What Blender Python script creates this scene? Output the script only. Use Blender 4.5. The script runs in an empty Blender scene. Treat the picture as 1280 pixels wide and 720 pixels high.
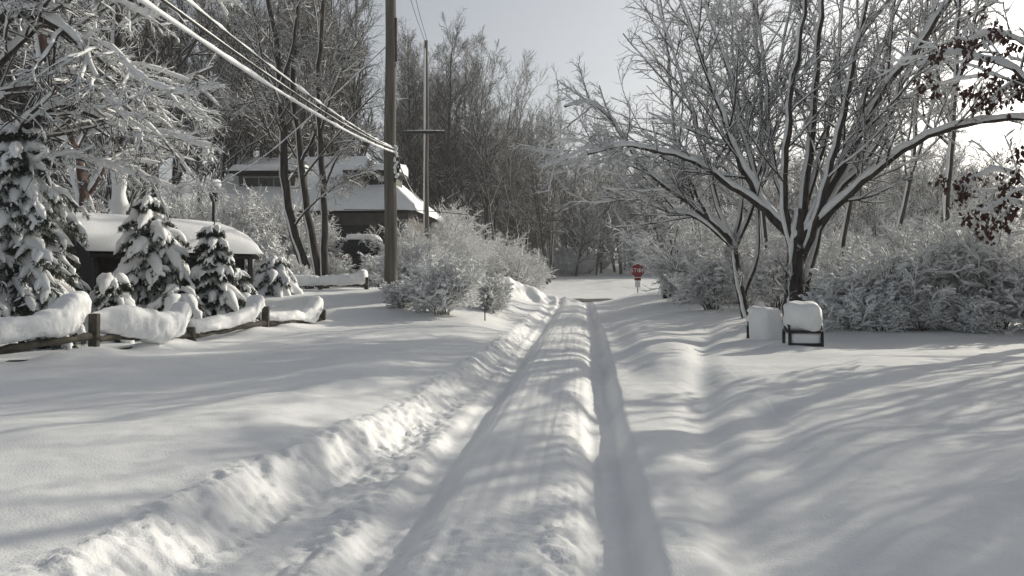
import bpy, math
import numpy as np
R = math.radians
S = bpy.context.scene
COL = S.collection
rng = np.random.default_rng(11)
CAM_Z = 1.7
HY = 343.0            # row of the horizon in the 1280x720 photograph
F = 1000.0            # focal length in pixels of a 1280 wide picture

def W(px, py, Y):
    "a point at depth Y metres that is seen at pixel (px, py): used only to read sizes off the photograph"
    return np.array([(px - 640.0) / F * Y, Y, CAM_Z - (py - HY) / F * Y])

def sm(a, b, x):
    t = np.clip((x - a) / (b - a), 0, 1)
    return t * t * (3 - 2 * t)

# ------------------------------------------------------------------ noise
_T = np.random.default_rng(5).random((256, 256))
def vn(x, y, s=0):
    x = np.asarray(x, float) + 37.7 * s; y = np.asarray(y, float) + 91.3 * s
    xi = np.floor(x).astype(int); yi = np.floor(y).astype(int)
    fx = x - xi; fy = y - yi
    fx = fx * fx * fx * (fx * (fx * 6 - 15) + 10); fy = fy * fy * fy * (fy * (fy * 6 - 15) + 10)
    a = _T[xi & 255, yi & 255]; b = _T[(xi + 1) & 255, yi & 255]
    c = _T[xi & 255, (yi + 1) & 255]; d = _T[(xi + 1) & 255, (yi + 1) & 255]
    return (a * (1 - fx) + b * fx) * (1 - fy) + (c * (1 - fx) + d * fx) * fy - 0.5
def fbm(x, y, o=4, s=0, g=0.5):
    r = 0; a = 1.0
    for k in range(o):
        r = r + a * vn(x, y, s + k); x = x * 2.03; y = y * 2.03; a *= g
    return r

# ------------------------------------------------------------------ ground height
def road_x(y):
    return 0.045 + 0.0873 * (np.minimum(y, 60) - 5.72)
def seg_dist(x, y, pts):
    d = np.full(np.shape(x), 1e9)
    for (ax, ay), (bx, by) in zip(pts[:-1], pts[1:]):
        vx, vy = bx - ax, by - ay
        t = np.clip(((x - ax) * vx + (y - ay) * vy) / (vx * vx + vy * vy), 0, 1)
        d = np.minimum(d, np.hypot(x - ax - t * vx, y - ay - t * vy))
    return d
GA = [(1.25, 4.0), (1.62, 6.4), (2.15, 9), (2.85, 12), (3.8, 16), (5.3, 21), (8.0, 27)]
GB = [(1.3, 2.0), (1.75, 4.6), (2.35, 7.0), (2.8, 8.8)]
def ground(x, y, detail=True):
    x = np.asarray(x, float); y = np.asarray(y, float)
    u = x - road_x(y)
    wob = 0.05 * vn(y * 0.55, y * 0 + 3.3, 3) + 0.03 * vn(y * 1.9, y * 0 + 1.3, 4)
    uL = np.interp(y, [-5, 4, 5.7, 7.2, 8.6, 12, 20, 32, 45], [-1.95, -1.74, -1.56, -1.36, -1.20, -1.02, -1.0, -1.02, -1.3])
    uL = uL + 1.6 * wob
    # packed roadway with two ruts
    hump = 0.085 * np.exp(-(np.abs(u + 0.06) / 0.49) ** 6)
    z = 0.02 + hump
    uu = u + wob * 0.7
    rs_ = np.interp(y, [3.5, 8, 20], [-.08, -.05, .05]); us = uu - rs_
    wl = np.interp(y, [0, 6, 12, 40], [.20, .17, .14, .13]); wr = np.interp(y, [0, 6, 12, 40], [.18, .18, .17, .16])
    z = z - 0.080 * np.exp(-(np.abs(uu + 0.78) / wl) ** 4)
    z = z - 0.095 * np.exp(-(np.abs(us - 0.71) / wr) ** 4)
    near = sm(10.5, 7.0, y)
    z = z + near * (0.055 + .16 * vn(y * 1.3, y * 0 + 8.1, 14)) * np.exp(-((u + 1.07 + 0.08 * np.sin(y * 1.3)) / 0.11) ** 2)
    # left snowfield
    bump = fbm(x * 0.32, y * 0.32, 3, 7)
    side = 0.30 - 0.05 * np.exp(-((u - uL + .55) / .75) ** 2) + 0.13 * bump + 0.05 * fbm(x * .9, y * .9, 2, 9)
    back = 0.60 * sm(19.5, 27, y) + 1.15 * sm(28, 42, y)
    side = side + back * sm(-1.6, -6.5, u) + 0.25 * sm(16, 24, y) * sm(36, 28, y) * sm(-1.2, -2.6, u) - 0.12 * sm(30, 42, y) * sm(-6, -2, u)
    side = side + 0.12 * np.exp(-((u + 2.6) / 1.1) ** 2) * sm(5, 8, y) * sm(16, 11, y)
    dF = seg_dist(x, y, [(-9.3, 6.7), (-7.06, 13.5), (-4.81, 20.3)])
    side = side + (0.13 + 0.14 * vn(y * 1.7, x * 0 + 5, 13)) * np.exp(-(dF / 0.38) ** 2)
    mL = sm(0.02, -0.40, u - uL)
    # right snowfield
    sr = 0.17 + 0.12 * sm(1.3, 3.2, u) + 0.10 * sm(3, 5, u) + 0.08 * sm(4.5, 9, u) + 0.22 * sm(15, 22, y) * sm(1.2, 4.0, u) + 0.10 * bump
    sr = sr + 0.17 * sm(1.15, 1.75, u) * sm(11.2, 12.8, y + .5 * vn(x * .8, y * 0, 2)) * sm(30, 20, y) * sm(3.0, 2.0, u)
    dA = seg_dist(x, y, GA); dB = seg_dist(x, y, GB)
    sr = sr - 0.10 * np.exp(-(dA / 0.24) ** 2) * sm(1.0, 1.3, u) * sm(26, 15, y) - 0.08 * np.exp(-(dB / 0.28) ** 2) * sm(1.2, 1.5, u)
    sr = sr + 0.02 * np.exp(-((x - 5.1) ** 2 + (y - 15.6) ** 2) / 2.2)
    mR = sm(0.87, 1.02, u - 1.3 * rs_ + 0.5 * wob)
    z = z * (1 - mL) + side * mL
    z = z * (1 - mR) + sr * mR
    # the crossing road and the rise beyond it
    cross = sm(45.0, 48.5, y)
    zc = 0.02 + 1.1 * sm(61, 78, y) + 7.0 * sm(74, 190, y) + 0.15 * bump * sm(62, 70, y)
    left_hill = 2.05 * sm(-3.5, -9, u) + 0.8 * sm(40, 70, y) * sm(-2, -12, u)
    z = z * (1 - cross) + np.maximum(zc, left_hill + 0 * zc) * cross
    # ploughed berm at the junction
    berm = np.exp(-((y - 45.2 - 0.4 * (x - 2)) / 1.5) ** 2) * sm(-1.8, -0.2, x) * sm(4.4, 2.4, x)
    z = z + berm * (0.46 + 0.8 * fbm(x * 1.1, y * 0.8, 3, 21))
    z = z + 0.30 * np.exp(-((y - 46.6) / 1.0) ** 2) * sm(6.2, 7.5, x) * sm(14, 10, x)
    if detail:
        nearw = sm(40, 18, y)
        # crumbled edges: bank face, ridge between tracks, edge of the middle hump
        face = np.exp(-(np.abs(u - uL + 0.20) / 0.30) ** 4) * nearw
        rid = near * np.exp(-((u + 1.12) / 0.25) ** 2)
        edge = np.exp(-((u - 0.34) / 0.18) ** 2) * sm(16, 9, y) * (0.35 + 0.9 * np.clip(fbm(x * 1.2, y * .7, 2, 50) + .25, 0, 1))
        edg2 = 0.5 * np.exp(-((u - 1.0) / 0.12) ** 2) * nearw * np.clip(fbm(x, y * .8, 2, 54) + .1, 0, 1)
        low = 0.55 * np.exp(-((u + .1) / .9) ** 4) * sm(6.2, 4.6, y)
        g1 = 1 - np.abs(2 * fbm(x * 5.5, y * 5.5, 2, 30)); g2 = 1 - np.abs(2 * fbm(x * 12, y * 12, 2, 33))
        cl = 0.050 * (g1 - .5) + 0.034 * (g2 - .5) + 0.045 * fbm(x * 2.5, y * 2.5, 2, 35)
        cl = cl + 0.030 * (.5 - np.abs(2 * vn(x * 23, y * 23, 37))) * sm(16, 8, y)
        groove = 0.022 * vn((y * 0.9 - x * .5) * 6.0, u * 1.2, 40)
        z = z + cl * np.clip(0.85 * face + 0.7 * rid + 0.5 * edge + edg2 + 0.6 * low, 0, 1.1) + groove * face
        z = z + 0.04 * np.clip(fbm(x * 3, y * 3, 2, 71), 0, 1) * (edge + low)
        # lengthwise tread streaks on the packed middle
        road = sm(1.0, 0.7, np.abs(u)) * sm(42, 25, y)
        z = z + road * (0.014 * vn(u * 16, y * 0.35, 60) + 0.012 * vn(u * 34, y * 0.8, 61) + 0.010 * vn(u * 7, y * 2.0, 62))
        rt = np.exp(-(np.abs(us - 0.71) / wr) ** 4) + np.exp(-(np.abs(uu + 0.78) / wl) ** 4)
        z = z + rt * sm(20, 8, y) * (0.010 * fbm(x * 11, y * 7, 3, 81) + 0.006 * np.sin(y * 2 * np.pi / .11 + 3 * np.sin(u * 40)) * np.clip(vn(x * 2, y * .9, 83) + .35, 0, 1) + 0.012 * vn(u * 13, y * .5, 84))
        # wind ripples
        z = z + 0.018 * fbm(x * 1.5 + .5 * y, y * 2.2, 3, 65) * (1 - road)
        z = z + 0.006 * fbm(x * 9, y * 9, 2, 67) * sm(20, 10, y)
    return z
def gz(x, y): return float(ground(np.array([x]), np.array([y]), False)[0])

# ------------------------------------------------------------------ materials
def new_mat(name):
    m = bpy.data.materials.new(name); m.use_nodes = True
    nt = m.node_tree
    return m, nt, nt.nodes['Principled BSDF']
def noise_mat(name, c1, c2, scale=4, rough=0.8, bump=0.0, bscale=30, stretch=(1, 1, 1), metallic=0.0, detail=5, bdist=0.02):
    m, nt, b = new_mat(name)
    tc = nt.nodes.new('ShaderNodeTexCoord'); mp = nt.nodes.new('ShaderNodeMapping')
    mp.inputs['Scale'].default_value = stretch
    nt.links.new(tc.outputs['Object'], mp.inputs['Vector'])
    n = nt.nodes.new('ShaderNodeTexNoise'); n.inputs['Scale'].default_value = scale; n.inputs['Detail'].default_value = detail
    nt.links.new(mp.outputs['Vector'], n.inputs['Vector'])
    cr = nt.nodes.new('ShaderNodeValToRGB')
    cr.color_ramp.elements[0].position = 0.35; cr.color_ramp.elements[1].position = 0.68
    cr.color_ramp.elements[0].color = (*c1, 1); cr.color_ramp.elements[1].color = (*c2, 1)
    nt.links.new(n.outputs['Fac'], cr.inputs['Fac']); nt.links.new(cr.outputs['Color'], b.inputs['Base Color'])
    b.inputs['Roughness'].default_value = rough; b.inputs['Metallic'].default_value = metallic
    if bump:
        n2 = nt.nodes.new('ShaderNodeTexNoise'); n2.inputs['Scale'].default_value = bscale; n2.inputs['Detail'].default_value = 6
        nt.links.new(mp.outputs['Vector'], n2.inputs['Vector'])
        bp = nt.nodes.new('ShaderNodeBump'); bp.inputs['Strength'].default_value = bump; bp.inputs['Distance'].default_value = bdist
        nt.links.new(n2.outputs['Fac'], bp.inputs['Height']); nt.links.new(bp.outputs['Normal'], b.inputs['Normal'])
    return m
M = {}
M['snow_ground'] = noise_mat('snow_ground', (.80, .81, .81), (.86, .865, .86), 1.3, .6, .5, 60, bdist=.010)
M['snow'] = noise_mat('snow', (.80, .81, .81), (.86, .865, .86), 3, .7, .4, 22, bdist=.02)
M['snow_twig'] = noise_mat('snow_twig', (.74, .75, .75), (.84, .845, .84), 6, .75)
M['bark'] = noise_mat('bark', (.022, .019, .017), (.075, .066, .058), 9, .9, .6, 18, (1, 1, .25), bdist=.03)
M['bark_red'] = noise_mat('bark_red', (.05, .028, .022), (.14, .085, .068), 7, .9, .6, 16, (1, 1, .3), bdist=.03)
M['twig'] = noise_mat('twig', (.035, .030, .027), (.085, .075, .066), 5, .9)
M['twig_far'] = noise_mat('twig_far', (.034, .031, .028), (.068, .062, .056), 2, .95)
M['needle'] = noise_mat('needle', (.020, .030, .020), (.055, .068, .050), 11, .8)
M['leaf'] = noise_mat('leaf', (.045, .018, .014), (.095, .040, .030), 5, .8)
M['pole'] = noise_mat('pole', (.085, .078, .066), (.17, .155, .13), 3.5, .9, .5, 30, (4, 4, .18), bdist=.02)
M['rail'] = noise_mat('rail', (.035, .032, .025), (.10, .09, .068), 6, .9, .6, 25, (1, 1, 1), bdist=.02)
M['asphalt'] = noise_mat('asphalt', (.035, .036, .036), (.08, .082, .082), 3, .8, .4, 40)
M['siding'] = noise_mat('siding', (.085, .080, .073), (.13, .122, .112), 2, .85)
M['wood_dark'] = noise_mat('wood_dark', (.018, .016, .015), (.04, .035, .032), 4, .85)
M['shingle'] = noise_mat('shingle', (.05, .05, .05), (.09, .09, .09), 6, .9)
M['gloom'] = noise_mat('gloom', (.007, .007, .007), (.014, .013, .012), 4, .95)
M['trim'] = noise_mat('trim', (.45, .45, .43), (.55, .55, .53), 4, .7)
M['black'] = noise_mat('black', (.012, .012, .013), (.025, .025, .026), 8, .5)
M['car'] = noise_mat('car', (.010, .011, .013), (.018, .019, .021), 2, .3)
M['glass'] = noise_mat('glass', (.012, .014, .016), (.02, .022, .024), 2, .12)
M['rubber'] = noise_mat('rubber', (.012, .012, .012), (.022, .022, .022), 9, .85)
M['red'] = noise_mat('red', (.17, .010, .018), (.25, .014, .024), 9, .45)
M['redlens'] = noise_mat('redlens', (.2, .01, .01), (.28, .015, .015), 5, .3)
M['white'] = noise_mat('white', (.68, .68, .67), (.76, .76, .75), 9, .5)
M['metal'] = noise_mat('metal', (.22, .225, .23), (.36, .365, .37), 9, .5, metallic=.6)
M['cable'] = noise_mat('cable', (.02, .02, .02), (.04, .04, .04), 9, .7)
M['conduit'] = noise_mat('conduit', (.06, .025, .02), (.10, .05, .04), 8, .7)

# ------------------------------------------------------------------ meshes
class Buf:
    def __init__(s): s.v = []; s.q = []; s.t = []; s.n = 0; s.qm = []; s.tm = []
    def add(s, v, quads=None, tris=None, mi=0):
        v = np.asarray(v, float).reshape(-1, 3)
        if quads is not None and len(quads):
            q = np.asarray(quads, int) + s.n; s.q.append(q); s.qm.append(np.full(len(q), mi))
        if tris is not None and len(tris):
            t = np.asarray(tris, int) + s.n; s.t.append(t); s.tm.append(np.full(len(t), mi))
        s.v.append(v); s.n += len(v)
    def mesh(s, name, mats, smooth=True):
        me = bpy.data.meshes.new(name)
        v = np.concatenate(s.v) if s.v else np.zeros((0, 3))
        q = np.concatenate(s.q) if s.q else np.zeros((0, 4), int)
        t = np.concatenate(s.t) if s.t else np.zeros((0, 3), int)
        mi = np.concatenate(s.qm + s.tm) if (s.qm or s.tm) else np.zeros(0, int)
        me.vertices.add(len(v)); me.vertices.foreach_set('co', v.astype(np.float32).ravel())
        nl = len(q) * 4 + len(t) * 3
        me.loops.add(nl); me.loops.foreach_set('vertex_index', np.concatenate([q.ravel(), t.ravel()]).astype(np.int32))
        me.polygons.add(len(q) + len(t))
        st = np.concatenate([np.arange(len(q)) * 4, len(q) * 4 + np.arange(len(t)) * 3]).astype(np.int32)
        me.polygons.foreach_set('loop_start', st)
        me.polygons.foreach_set('material_index', mi.astype(np.int32))
        me.polygons.foreach_set('use_smooth', np.full(len(st), smooth))
        for m in (mats if isinstance(mats, (list, tuple)) else [mats]): me.materials.append(m)
        me.update(calc_edges=True); me.validate()
        return me

def link(name, me, parent=None, loc=None):
    o = bpy.data.objects.new(name, me); COL.objects.link(o)
    if parent is not None: o.parent = parent
    if loc is not None: o.location = loc
    return o
def put(name, buf, mat, parent=None, smooth=True, loc=None):
    return link(name, buf.mesh(name, mat, smooth), parent, loc)
def thing(name, label, cat, loc=(0, 0, 0), rz=0.0, group=None):
    o = bpy.data.objects.new(name, None); COL.objects.link(o)
    o.empty_display_size = .2
    o.location = loc; o.rotation_euler = (0, 0, rz)
    return tag(o, label, cat, group)
def tag(o, label, cat, group=None):
    o['label'] = label; o['category'] = cat
    if group: o['group'] = group
    return o
def dup(root, loc, rz=0.0, sc=1.0, label=None, group=None, sz=None):
    r = root.copy(); COL.objects.link(r); r.location = loc; r.rotation_euler = (0, 0, rz)
    r.scale = (sc, sc, sz or sc)
    if label: r['label'] = label
    if group: r['group'] = group
    for ch in root.children:
        c = ch.copy(); COL.objects.link(c); c.parent = r
        for g in ch.children:
            d = g.copy(); COL.objects.link(d); d.parent = c
    return r

def norm(v): return v / np.maximum(np.linalg.norm(v, axis=-1, keepdims=True), 1e-9)
def tangents(P): return norm(np.gradient(P, axis=1))
def tubes(buf, P, Rr, k=6, mi=0, cap=False, jit=0.0):
    "P (B,n,3) polylines with radii (B,n): one tube each"
    P = np.asarray(P, float); Rr = np.asarray(Rr, float)
    B, n, _ = P.shape
    T = tangents(P)
    mean = norm(P[:, -1] - P[:, 0] + 1e-9)
    ref = np.where(np.abs(mean[:, 2:3]) > 0.8, np.array([[1., 0, 0]]), np.array([[0, 0, 1.]]))[:, None, :]
    U = norm(np.cross(T, ref)); V = np.cross(T, U)
    a = np.arange(k) / k * 2 * np.pi
    rr = Rr[:, :, None]
    if jit: rr = rr * (1 + jit * (rng.random((B, n, k)) - .5))
    else: rr = np.repeat(rr, k, 2)
    v = P[:, :, None, :] + rr[..., None] * (np.cos(a)[:, None] * U[:, :, None, :] + np.sin(a)[:, None] * V[:, :, None, :])
    b = np.arange(B)[:, None, None] * n * k; i = np.arange(n - 1)[None, :, None] * k; j = np.arange(k)[None, None, :]
    j2 = (j + 1) % k
    q = np.stack([b + i + j, b + i + j2, b + i + k + j2, b + i + k + j], -1).reshape(-1, 4)
    vv = v.reshape(-1, 3)
    tris = None
    if cap:
        c = np.concatenate([P[:, 0], P[:, -1]]); m = len(vv); tr = []
        for bi in range(B):
            for jj in range(k):
                j3 = (jj + 1) % k
                tr.append((m + bi, bi * n * k + j3, bi * n * k + jj))
                e = bi * n * k + (n - 1) * k
                tr.append((m + B + bi, e + jj, e + j3))
        vv = np.concatenate([vv, c]); tris = tr
    buf.add(vv, q, tris, mi)

def box(buf, lo, hi, mi=0, M4=None):
    x0, y0, z0 = lo; x1, y1, z1 = hi
    v = np.array([(x0, y0, z0), (x1, y0, z0), (x1, y1, z0), (x0, y1, z0), (x0, y0, z1), (x1, y0, z1), (x1, y1, z1), (x0, y1, z1)], float)
    if M4 is not None: v = v @ np.array(M4[0]).T + np.array(M4[1])
    buf.add(v, [(0, 3, 2, 1), (4, 5, 6, 7), (0, 1, 5, 4), (1, 2, 6, 5), (2, 3, 7, 6), (3, 0, 4, 7)], None, mi)
def tube1(buf, pts, r, k=8, mi=0, cap=True, jit=0):
    P = np.array(pts, float)[None]; rr = np.broadcast_to(np.asarray(r, float), (1, P.shape[1]))
    tubes(buf, P, rr, k, mi, cap, jit)
def bevel(o, w, seg=2):
    md = o.modifiers.new('bevel', 'BEVEL'); md.width = w; md.segments = seg; md.limit_method = 'ANGLE'
def blob(buf, c, r, seed=0, nu=20, nv=12, amp=.18, fr=1.6, power=1.0, flat=None, mi=0):
    "lumpy superellipsoid; flat = lowest local z"
    c = np.array(c, float); r = np.array(r, float)
    th = np.linspace(0, 2 * np.pi, nu, endpoint=False); ph = np.linspace(-np.pi / 2, np.pi / 2, nv)
    TH, PH = np.meshgrid(th, ph)
    f = lambda w: np.sign(w) * np.abs(w) ** power
    d = np.stack([f(np.cos(PH)) * f(np.cos(TH)), f(np.cos(PH)) * f(np.sin(TH)), f(np.sin(PH))], -1)
    s = 1 + amp * 2 * fbm(d[..., 0] * fr + d[..., 2] * fr * .7 + seed * 3.1, d[..., 1] * fr - d[..., 2] * fr * .6 + seed * 1.7, 3, seed % 50)
    v = d * s[..., None] * r
    if flat is not None: v[..., 2] = np.maximum(v[..., 2], flat)
    v = v + c
    q = [(i * nu + j, i * nu + (j + 1) % nu, (i + 1) * nu + (j + 1) % nu, (i + 1) * nu + j) for i in range(nv - 1) for j in range(nu)]
    buf.add(v, q, None, mi)

# ------------------------------------------------------------------ trees
def resample(pts, n):
    pts = np.array(pts, float)
    m = len(pts)
    if m < 2: raise ValueError
    d = np.concatenate([[0], np.cumsum(np.linalg.norm(np.diff(pts, axis=0), axis=1))]); d /= d[-1]
    t = np.linspace(0, 1, n)
    ext = np.concatenate([[2 * pts[0] - pts[1]], pts, [2 * pts[-1] - pts[-2]]])
    out = np.zeros((n, 3))
    for k, tt in enumerate(t):
        i = min(max(np.searchsorted(d, tt, 'right') - 1, 0), m - 2)
        s = (tt - d[i]) / max(d[i + 1] - d[i], 1e-9)
        p0, p1, p2, p3 = ext[i], ext[i + 1], ext[i + 2], ext[i + 3]
        out[k] = .5 * (2 * p1 + (p2 - p0) * s + (2 * p0 - 5 * p1 + 4 * p2 - p3) * s * s + (3 * p1 - p0 - 3 * p2 + p3) * s ** 3)
    return out
def lengths(P): return np.linalg.norm(np.diff(P, axis=1), axis=2).sum(1)
def sprout(P, Rr, m, t0=.2, t1=.97, ang=(35, 65), lf=.5, rf=.6, n=6, wander=.12, trop=.05, up=.1, taper=.55, rmin=.004, side=None, lmin=0.0):
    B, N, _ = P.shape
    L = lengths(P)
    t = t0 + (t1 - t0) * ((np.arange(m)[None] + rng.random((B, m))) / m)
    x = t * (N - 1); i = np.clip(x.astype(int), 0, N - 2); f = (x - i)[..., None]
    bi = np.arange(B)[:, None]
    p = P[bi, i] * (1 - f) + P[bi, i + 1] * f
    r = Rr[bi, i] * (1 - f[..., 0]) + Rr[bi, i + 1] * f[..., 0]
    T = tangents(P); tan = norm(T[bi, i] * (1 - f) + T[bi, i + 1] * f)
    ref = np.where(np.abs(tan[..., 2:3]) > .85, np.array([1., 0, 0]), np.array([0, 0, 1.]))
    U = norm(np.cross(tan, ref)); V = np.cross(U, tan)
    if side is None: az = rng.random((B, m)) * 2 * np.pi
    else: az = np.where(np.arange(m)[None] % 2 == 0, 0, np.pi) + (rng.random((B, m)) - .5) * side
    a = np.radians(ang[0] + (ang[1] - ang[0]) * rng.random((B, m)))
    d = np.cos(a)[..., None] * tan + np.sin(a)[..., None] * (np.cos(az)[..., None] * U + np.sin(az)[..., None] * V)
    d[..., 2] += up; d = norm(d)
    ln = L[:, None] * lf * (1.05 - .65 * t) * (.6 + .7 * rng.random((B, m))); ln = np.maximum(ln, lmin)
    p = p.reshape(-1, 3); d = d.reshape(-1, 3); ln = ln.reshape(-1)
    r0 = np.maximum(np.minimum(r.reshape(-1) * rf, .022 * ln + .004), rmin)
    Q = np.zeros((B * m, n, 3)); Q[:, 0] = p
    st = (ln / (n - 1))[:, None]
    for k in range(1, n):
        d = d + wander * rng.standard_normal(d.shape); d[:, 2] += trop; d = norm(d)
        Q[:, k] = Q[:, k - 1] + d * st
    rr = r0[:, None] * (1 - taper * np.linspace(0, 1, n)[None] ** 1.2)
    return Q, np.maximum(rr, rmin * .7)
SD = norm(np.array([-.40, -.30, 1.0]))
def snow_on(buf, P, Rr, k=5, h=.03, rk=.8, lump=.5, minr=0.0, keep=1.0, gap=0.0, horiz=.30):
    if keep < 1:
        s = rng.random(len(P)) < keep; P = P[s]; Rr = Rr[s]
    if not len(P): return
    T = tangents(P)
    sp = SD - (T @ SD)[..., None] * T
    mag = np.linalg.norm(sp, axis=-1); dirn = sp / np.maximum(mag, 1e-6)[..., None]
    hz = horiz + (1 - horiz) * np.sqrt(np.clip(1 - T[..., 2] ** 2, 0, 1))
    rs = (h + Rr * rk) * hz
    rs = rs * (1 + lump * (rng.random(rs.shape) - .5) * 2)
    if gap: rs = np.where(rng.random(rs.shape) < gap, rs * .25, rs)
    rs = np.maximum(rs, minr)
    C = P + dirn * (np.maximum(Rr - .35 * rs, 0) + rs * .45)[..., None]
    rs = rs.copy(); rs[:, -1] *= .45
    tubes(buf, C, rs, k)
def fork_stems(paths, Y0, n=22):
    "paths: list of (pixel list, base radius, tip radius, depth change along it)"
    Ps = []; Rs = []
    for pl, r0, r1, dy in paths:
        m = len(pl); d = np.linspace(0, 1, m) ** 1.15 * dy
        pts = [W(px, py, Y0 + dd) for (px, py), dd in zip(pl, d)]
        P = resample(pts, n); Ps.append(P)
        Rs.append(r0 + (r1 - r0) * np.linspace(0, 1, n) ** .8)
    P = np.array(Ps); Rr = np.array(Rs)
    seg = np.linalg.norm(np.diff(P, axis=1), axis=2)[..., None]
    P[:, 1:] += .02 * np.minimum(1, (seg / .32) ** 2) * rng.standard_normal(P[:, 1:].shape)
    return P, Rr

def traced_tree(name, label, paths, Y0, base, lv, mat='bark', twmat='twig', h=.05, group=None, cat='tree', kst=9, snowk=1.0, rk=.8):
    x, y = base; loc = np.array([x, y, gz(x, y)])
    t = thing(name, label, cat, loc, 0, group)
    P, Rr = fork_stems(paths, Y0); P = P - loc
    b = Buf(); tubes(b, P, Rr, kst, jit=.12); put('trunk', b, M[mat], t)
    sn = Buf(); snow_on(sn, P, np.minimum(Rr, .17), 7, h * .9, rk, .22)
    br = Buf(); cur = (P, Rr)
    for li, kw in enumerate(lv):
        kw = dict(kw); hh = kw.pop('h', h * .4); kk = kw.pop('k', 4); gp = kw.pop('gap', .1); ad = kw.pop('also', False)
        Q, q = sprout(*cur, **kw)
        tubes(br, Q, q, kk if li < 2 else 3)
        snow_on(sn, Q, q, 4 if li < 2 else 3, hh * snowk, rk * .9, .5, gap=gp)
        cur = (Q, q)
    put('branch_network', br, M[twmat], t)
    put('snow_cover', sn, M['snow_twig'], t)
    return t

def forest_tree(name, label, H=16, r0=.17, seed=0, stems=1, snow=.02, low=.3, l1=24, l2=9, l3=8, spread=.34, group=None, mat='bark', twmat='twig_far', keep=.6, wide=(28, 55)):
    global rng
    rng = np.random.default_rng(seed)
    t = thing(name, label, 'tree', (0, 0, 0), 0, group)
    Ps = []
    for s in range(stems):
        a = rng.random() * 6.28; lean = (.04 if stems == 1 else .16) * H
        n = 14; P = np.zeros((n, 3)); P[:, 2] = np.linspace(-.4, H * (1 - .15 * rng.random()), n)
        tt = np.linspace(0, 1, n)
        P[:, 0] = np.cos(a) * lean * tt ** 1.1; P[:, 1] = np.sin(a) * lean * tt ** 1.1
        P[1:, :2] += np.cumsum(.012 * H * .5 * rng.standard_normal((n - 1, 2)), 0) * .5
        Ps.append(P)
    P = np.array(Ps); Rr = np.repeat((r0 * (1 - .9 * np.linspace(0, 1, 14)))[None], stems, 0) * (1 if stems == 1 else .75)
    b = Buf(); tubes(b, P, Rr, 7, jit=.15); put('trunk', b, M[mat], t)
    br = Buf(); sn = Buf()
    snow_on(sn, P, Rr, 4, .0, .55, .7, gap=.3, horiz=.55)
    Q, q = sprout(P, Rr, l1, low, .98, wide, spread, .55, 7, .10, .07, .25, rmin=.012)
    tubes(br, Q, q, 4); snow_on(sn, Q, q, 4, snow * 1.4, .7, .5, gap=.15)
    Q2, q2 = sprout(Q, q, l2, .15, .98, (25, 55), .55, .6, 5, .13, .05, .1, rmin=.010)
    tubes(br, Q2, q2, 3); snow_on(sn, Q2, q2, 3, snow, .6, .5, keep=keep, gap=.2)
    Q3, q3 = sprout(Q2, q2, l3, .1, .98, (25, 60), .6, .7, 4, .15, .04, .1, rmin=.008, lmin=.25)
    tubes(br, Q3, q3, 3); snow_on(sn, Q3, q3, 3, snow * .8, .5, .5, keep=keep * .7, gap=.2)
    put('branch_network', br, M[twmat], t); put('snow_cover', sn, M['snow_twig'], t)
    return t

def shrub(name, label, H=2.2, Wd=1.1, seed=0, n0=26, n1=9, n2=7, snow=.03, group=None, blobs=0, brown=False):
    global rng
    rng = np.random.default_rng(seed)
    t = thing(name, label, 'shrub', (0, 0, 0), 0, group)
    n = 8; a = rng.random(n0) * 2 * np.pi; rad = np.sqrt(rng.random(n0)); tt = np.linspace(0, 1, n)
    hh = H * (.55 + .45 * rng.random(n0)) * (1.0 - .35 * rad ** 2)
    P = np.zeros((n0, n, 3))
    P[:, :, 0] = np.cos(a)[:, None] * (.12 * Wd * rad[:, None] + Wd * rad[:, None] * tt ** 1.25)
    P[:, :, 1] = np.sin(a)[:, None] * (.12 * Wd * rad[:, None] + Wd * rad[:, None] * tt ** 1.25)
    P[:, :, 2] = -.25 + (hh[:, None] + .25) * tt ** .85
    P[:, 1:] += .05 * rng.standard_normal((n0, n - 1, 3))
    Rr = (.011 + .012 * rng.random(n0))[:, None] * (1 - .7 * tt)[None]
    br = Buf(); sn = Buf(); st = Buf()
    tubes(st, P, Rr, 5); put('stem', st, M['twig'], t)
    snow_on(sn, P, Rr, 4, snow * .9, .8, .5, gap=.2)
    Q, q = sprout(P, Rr, n1, .25, .98, (30, 65), .42, .7, 5, .14, .0, .1, rmin=.005)
    tubes(br, Q, q, 3); snow_on(sn, Q, q, 4, snow, .8, .55, gap=.15)
    Q2, q2 = sprout(Q, q, n2, .15, .98, (30, 65), .6, .7, 4, .16, -.02, .05, rmin=.004, lmin=.12)
    tubes(br, Q2, q2, 3); snow_on(sn, Q2, q2, 3, snow * .8, .6, .6, gap=.2)
    for k in range(blobs):
        b = rng.integers(len(Q)); c = Q[b, rng.integers(2, 5)]
        s = .03 + .05 * rng.random()
        blob(sn, c + np.array([0, 0, s * .4]), (s * (1 + rng.random()), s * (1 + rng.random()), s * .75), seed=k, nu=9, nv=6, amp=.4)
    put('branch_network', br, M['twig'], t); put('snow_cover', sn, M['snow_twig'], t)
    return t

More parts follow.
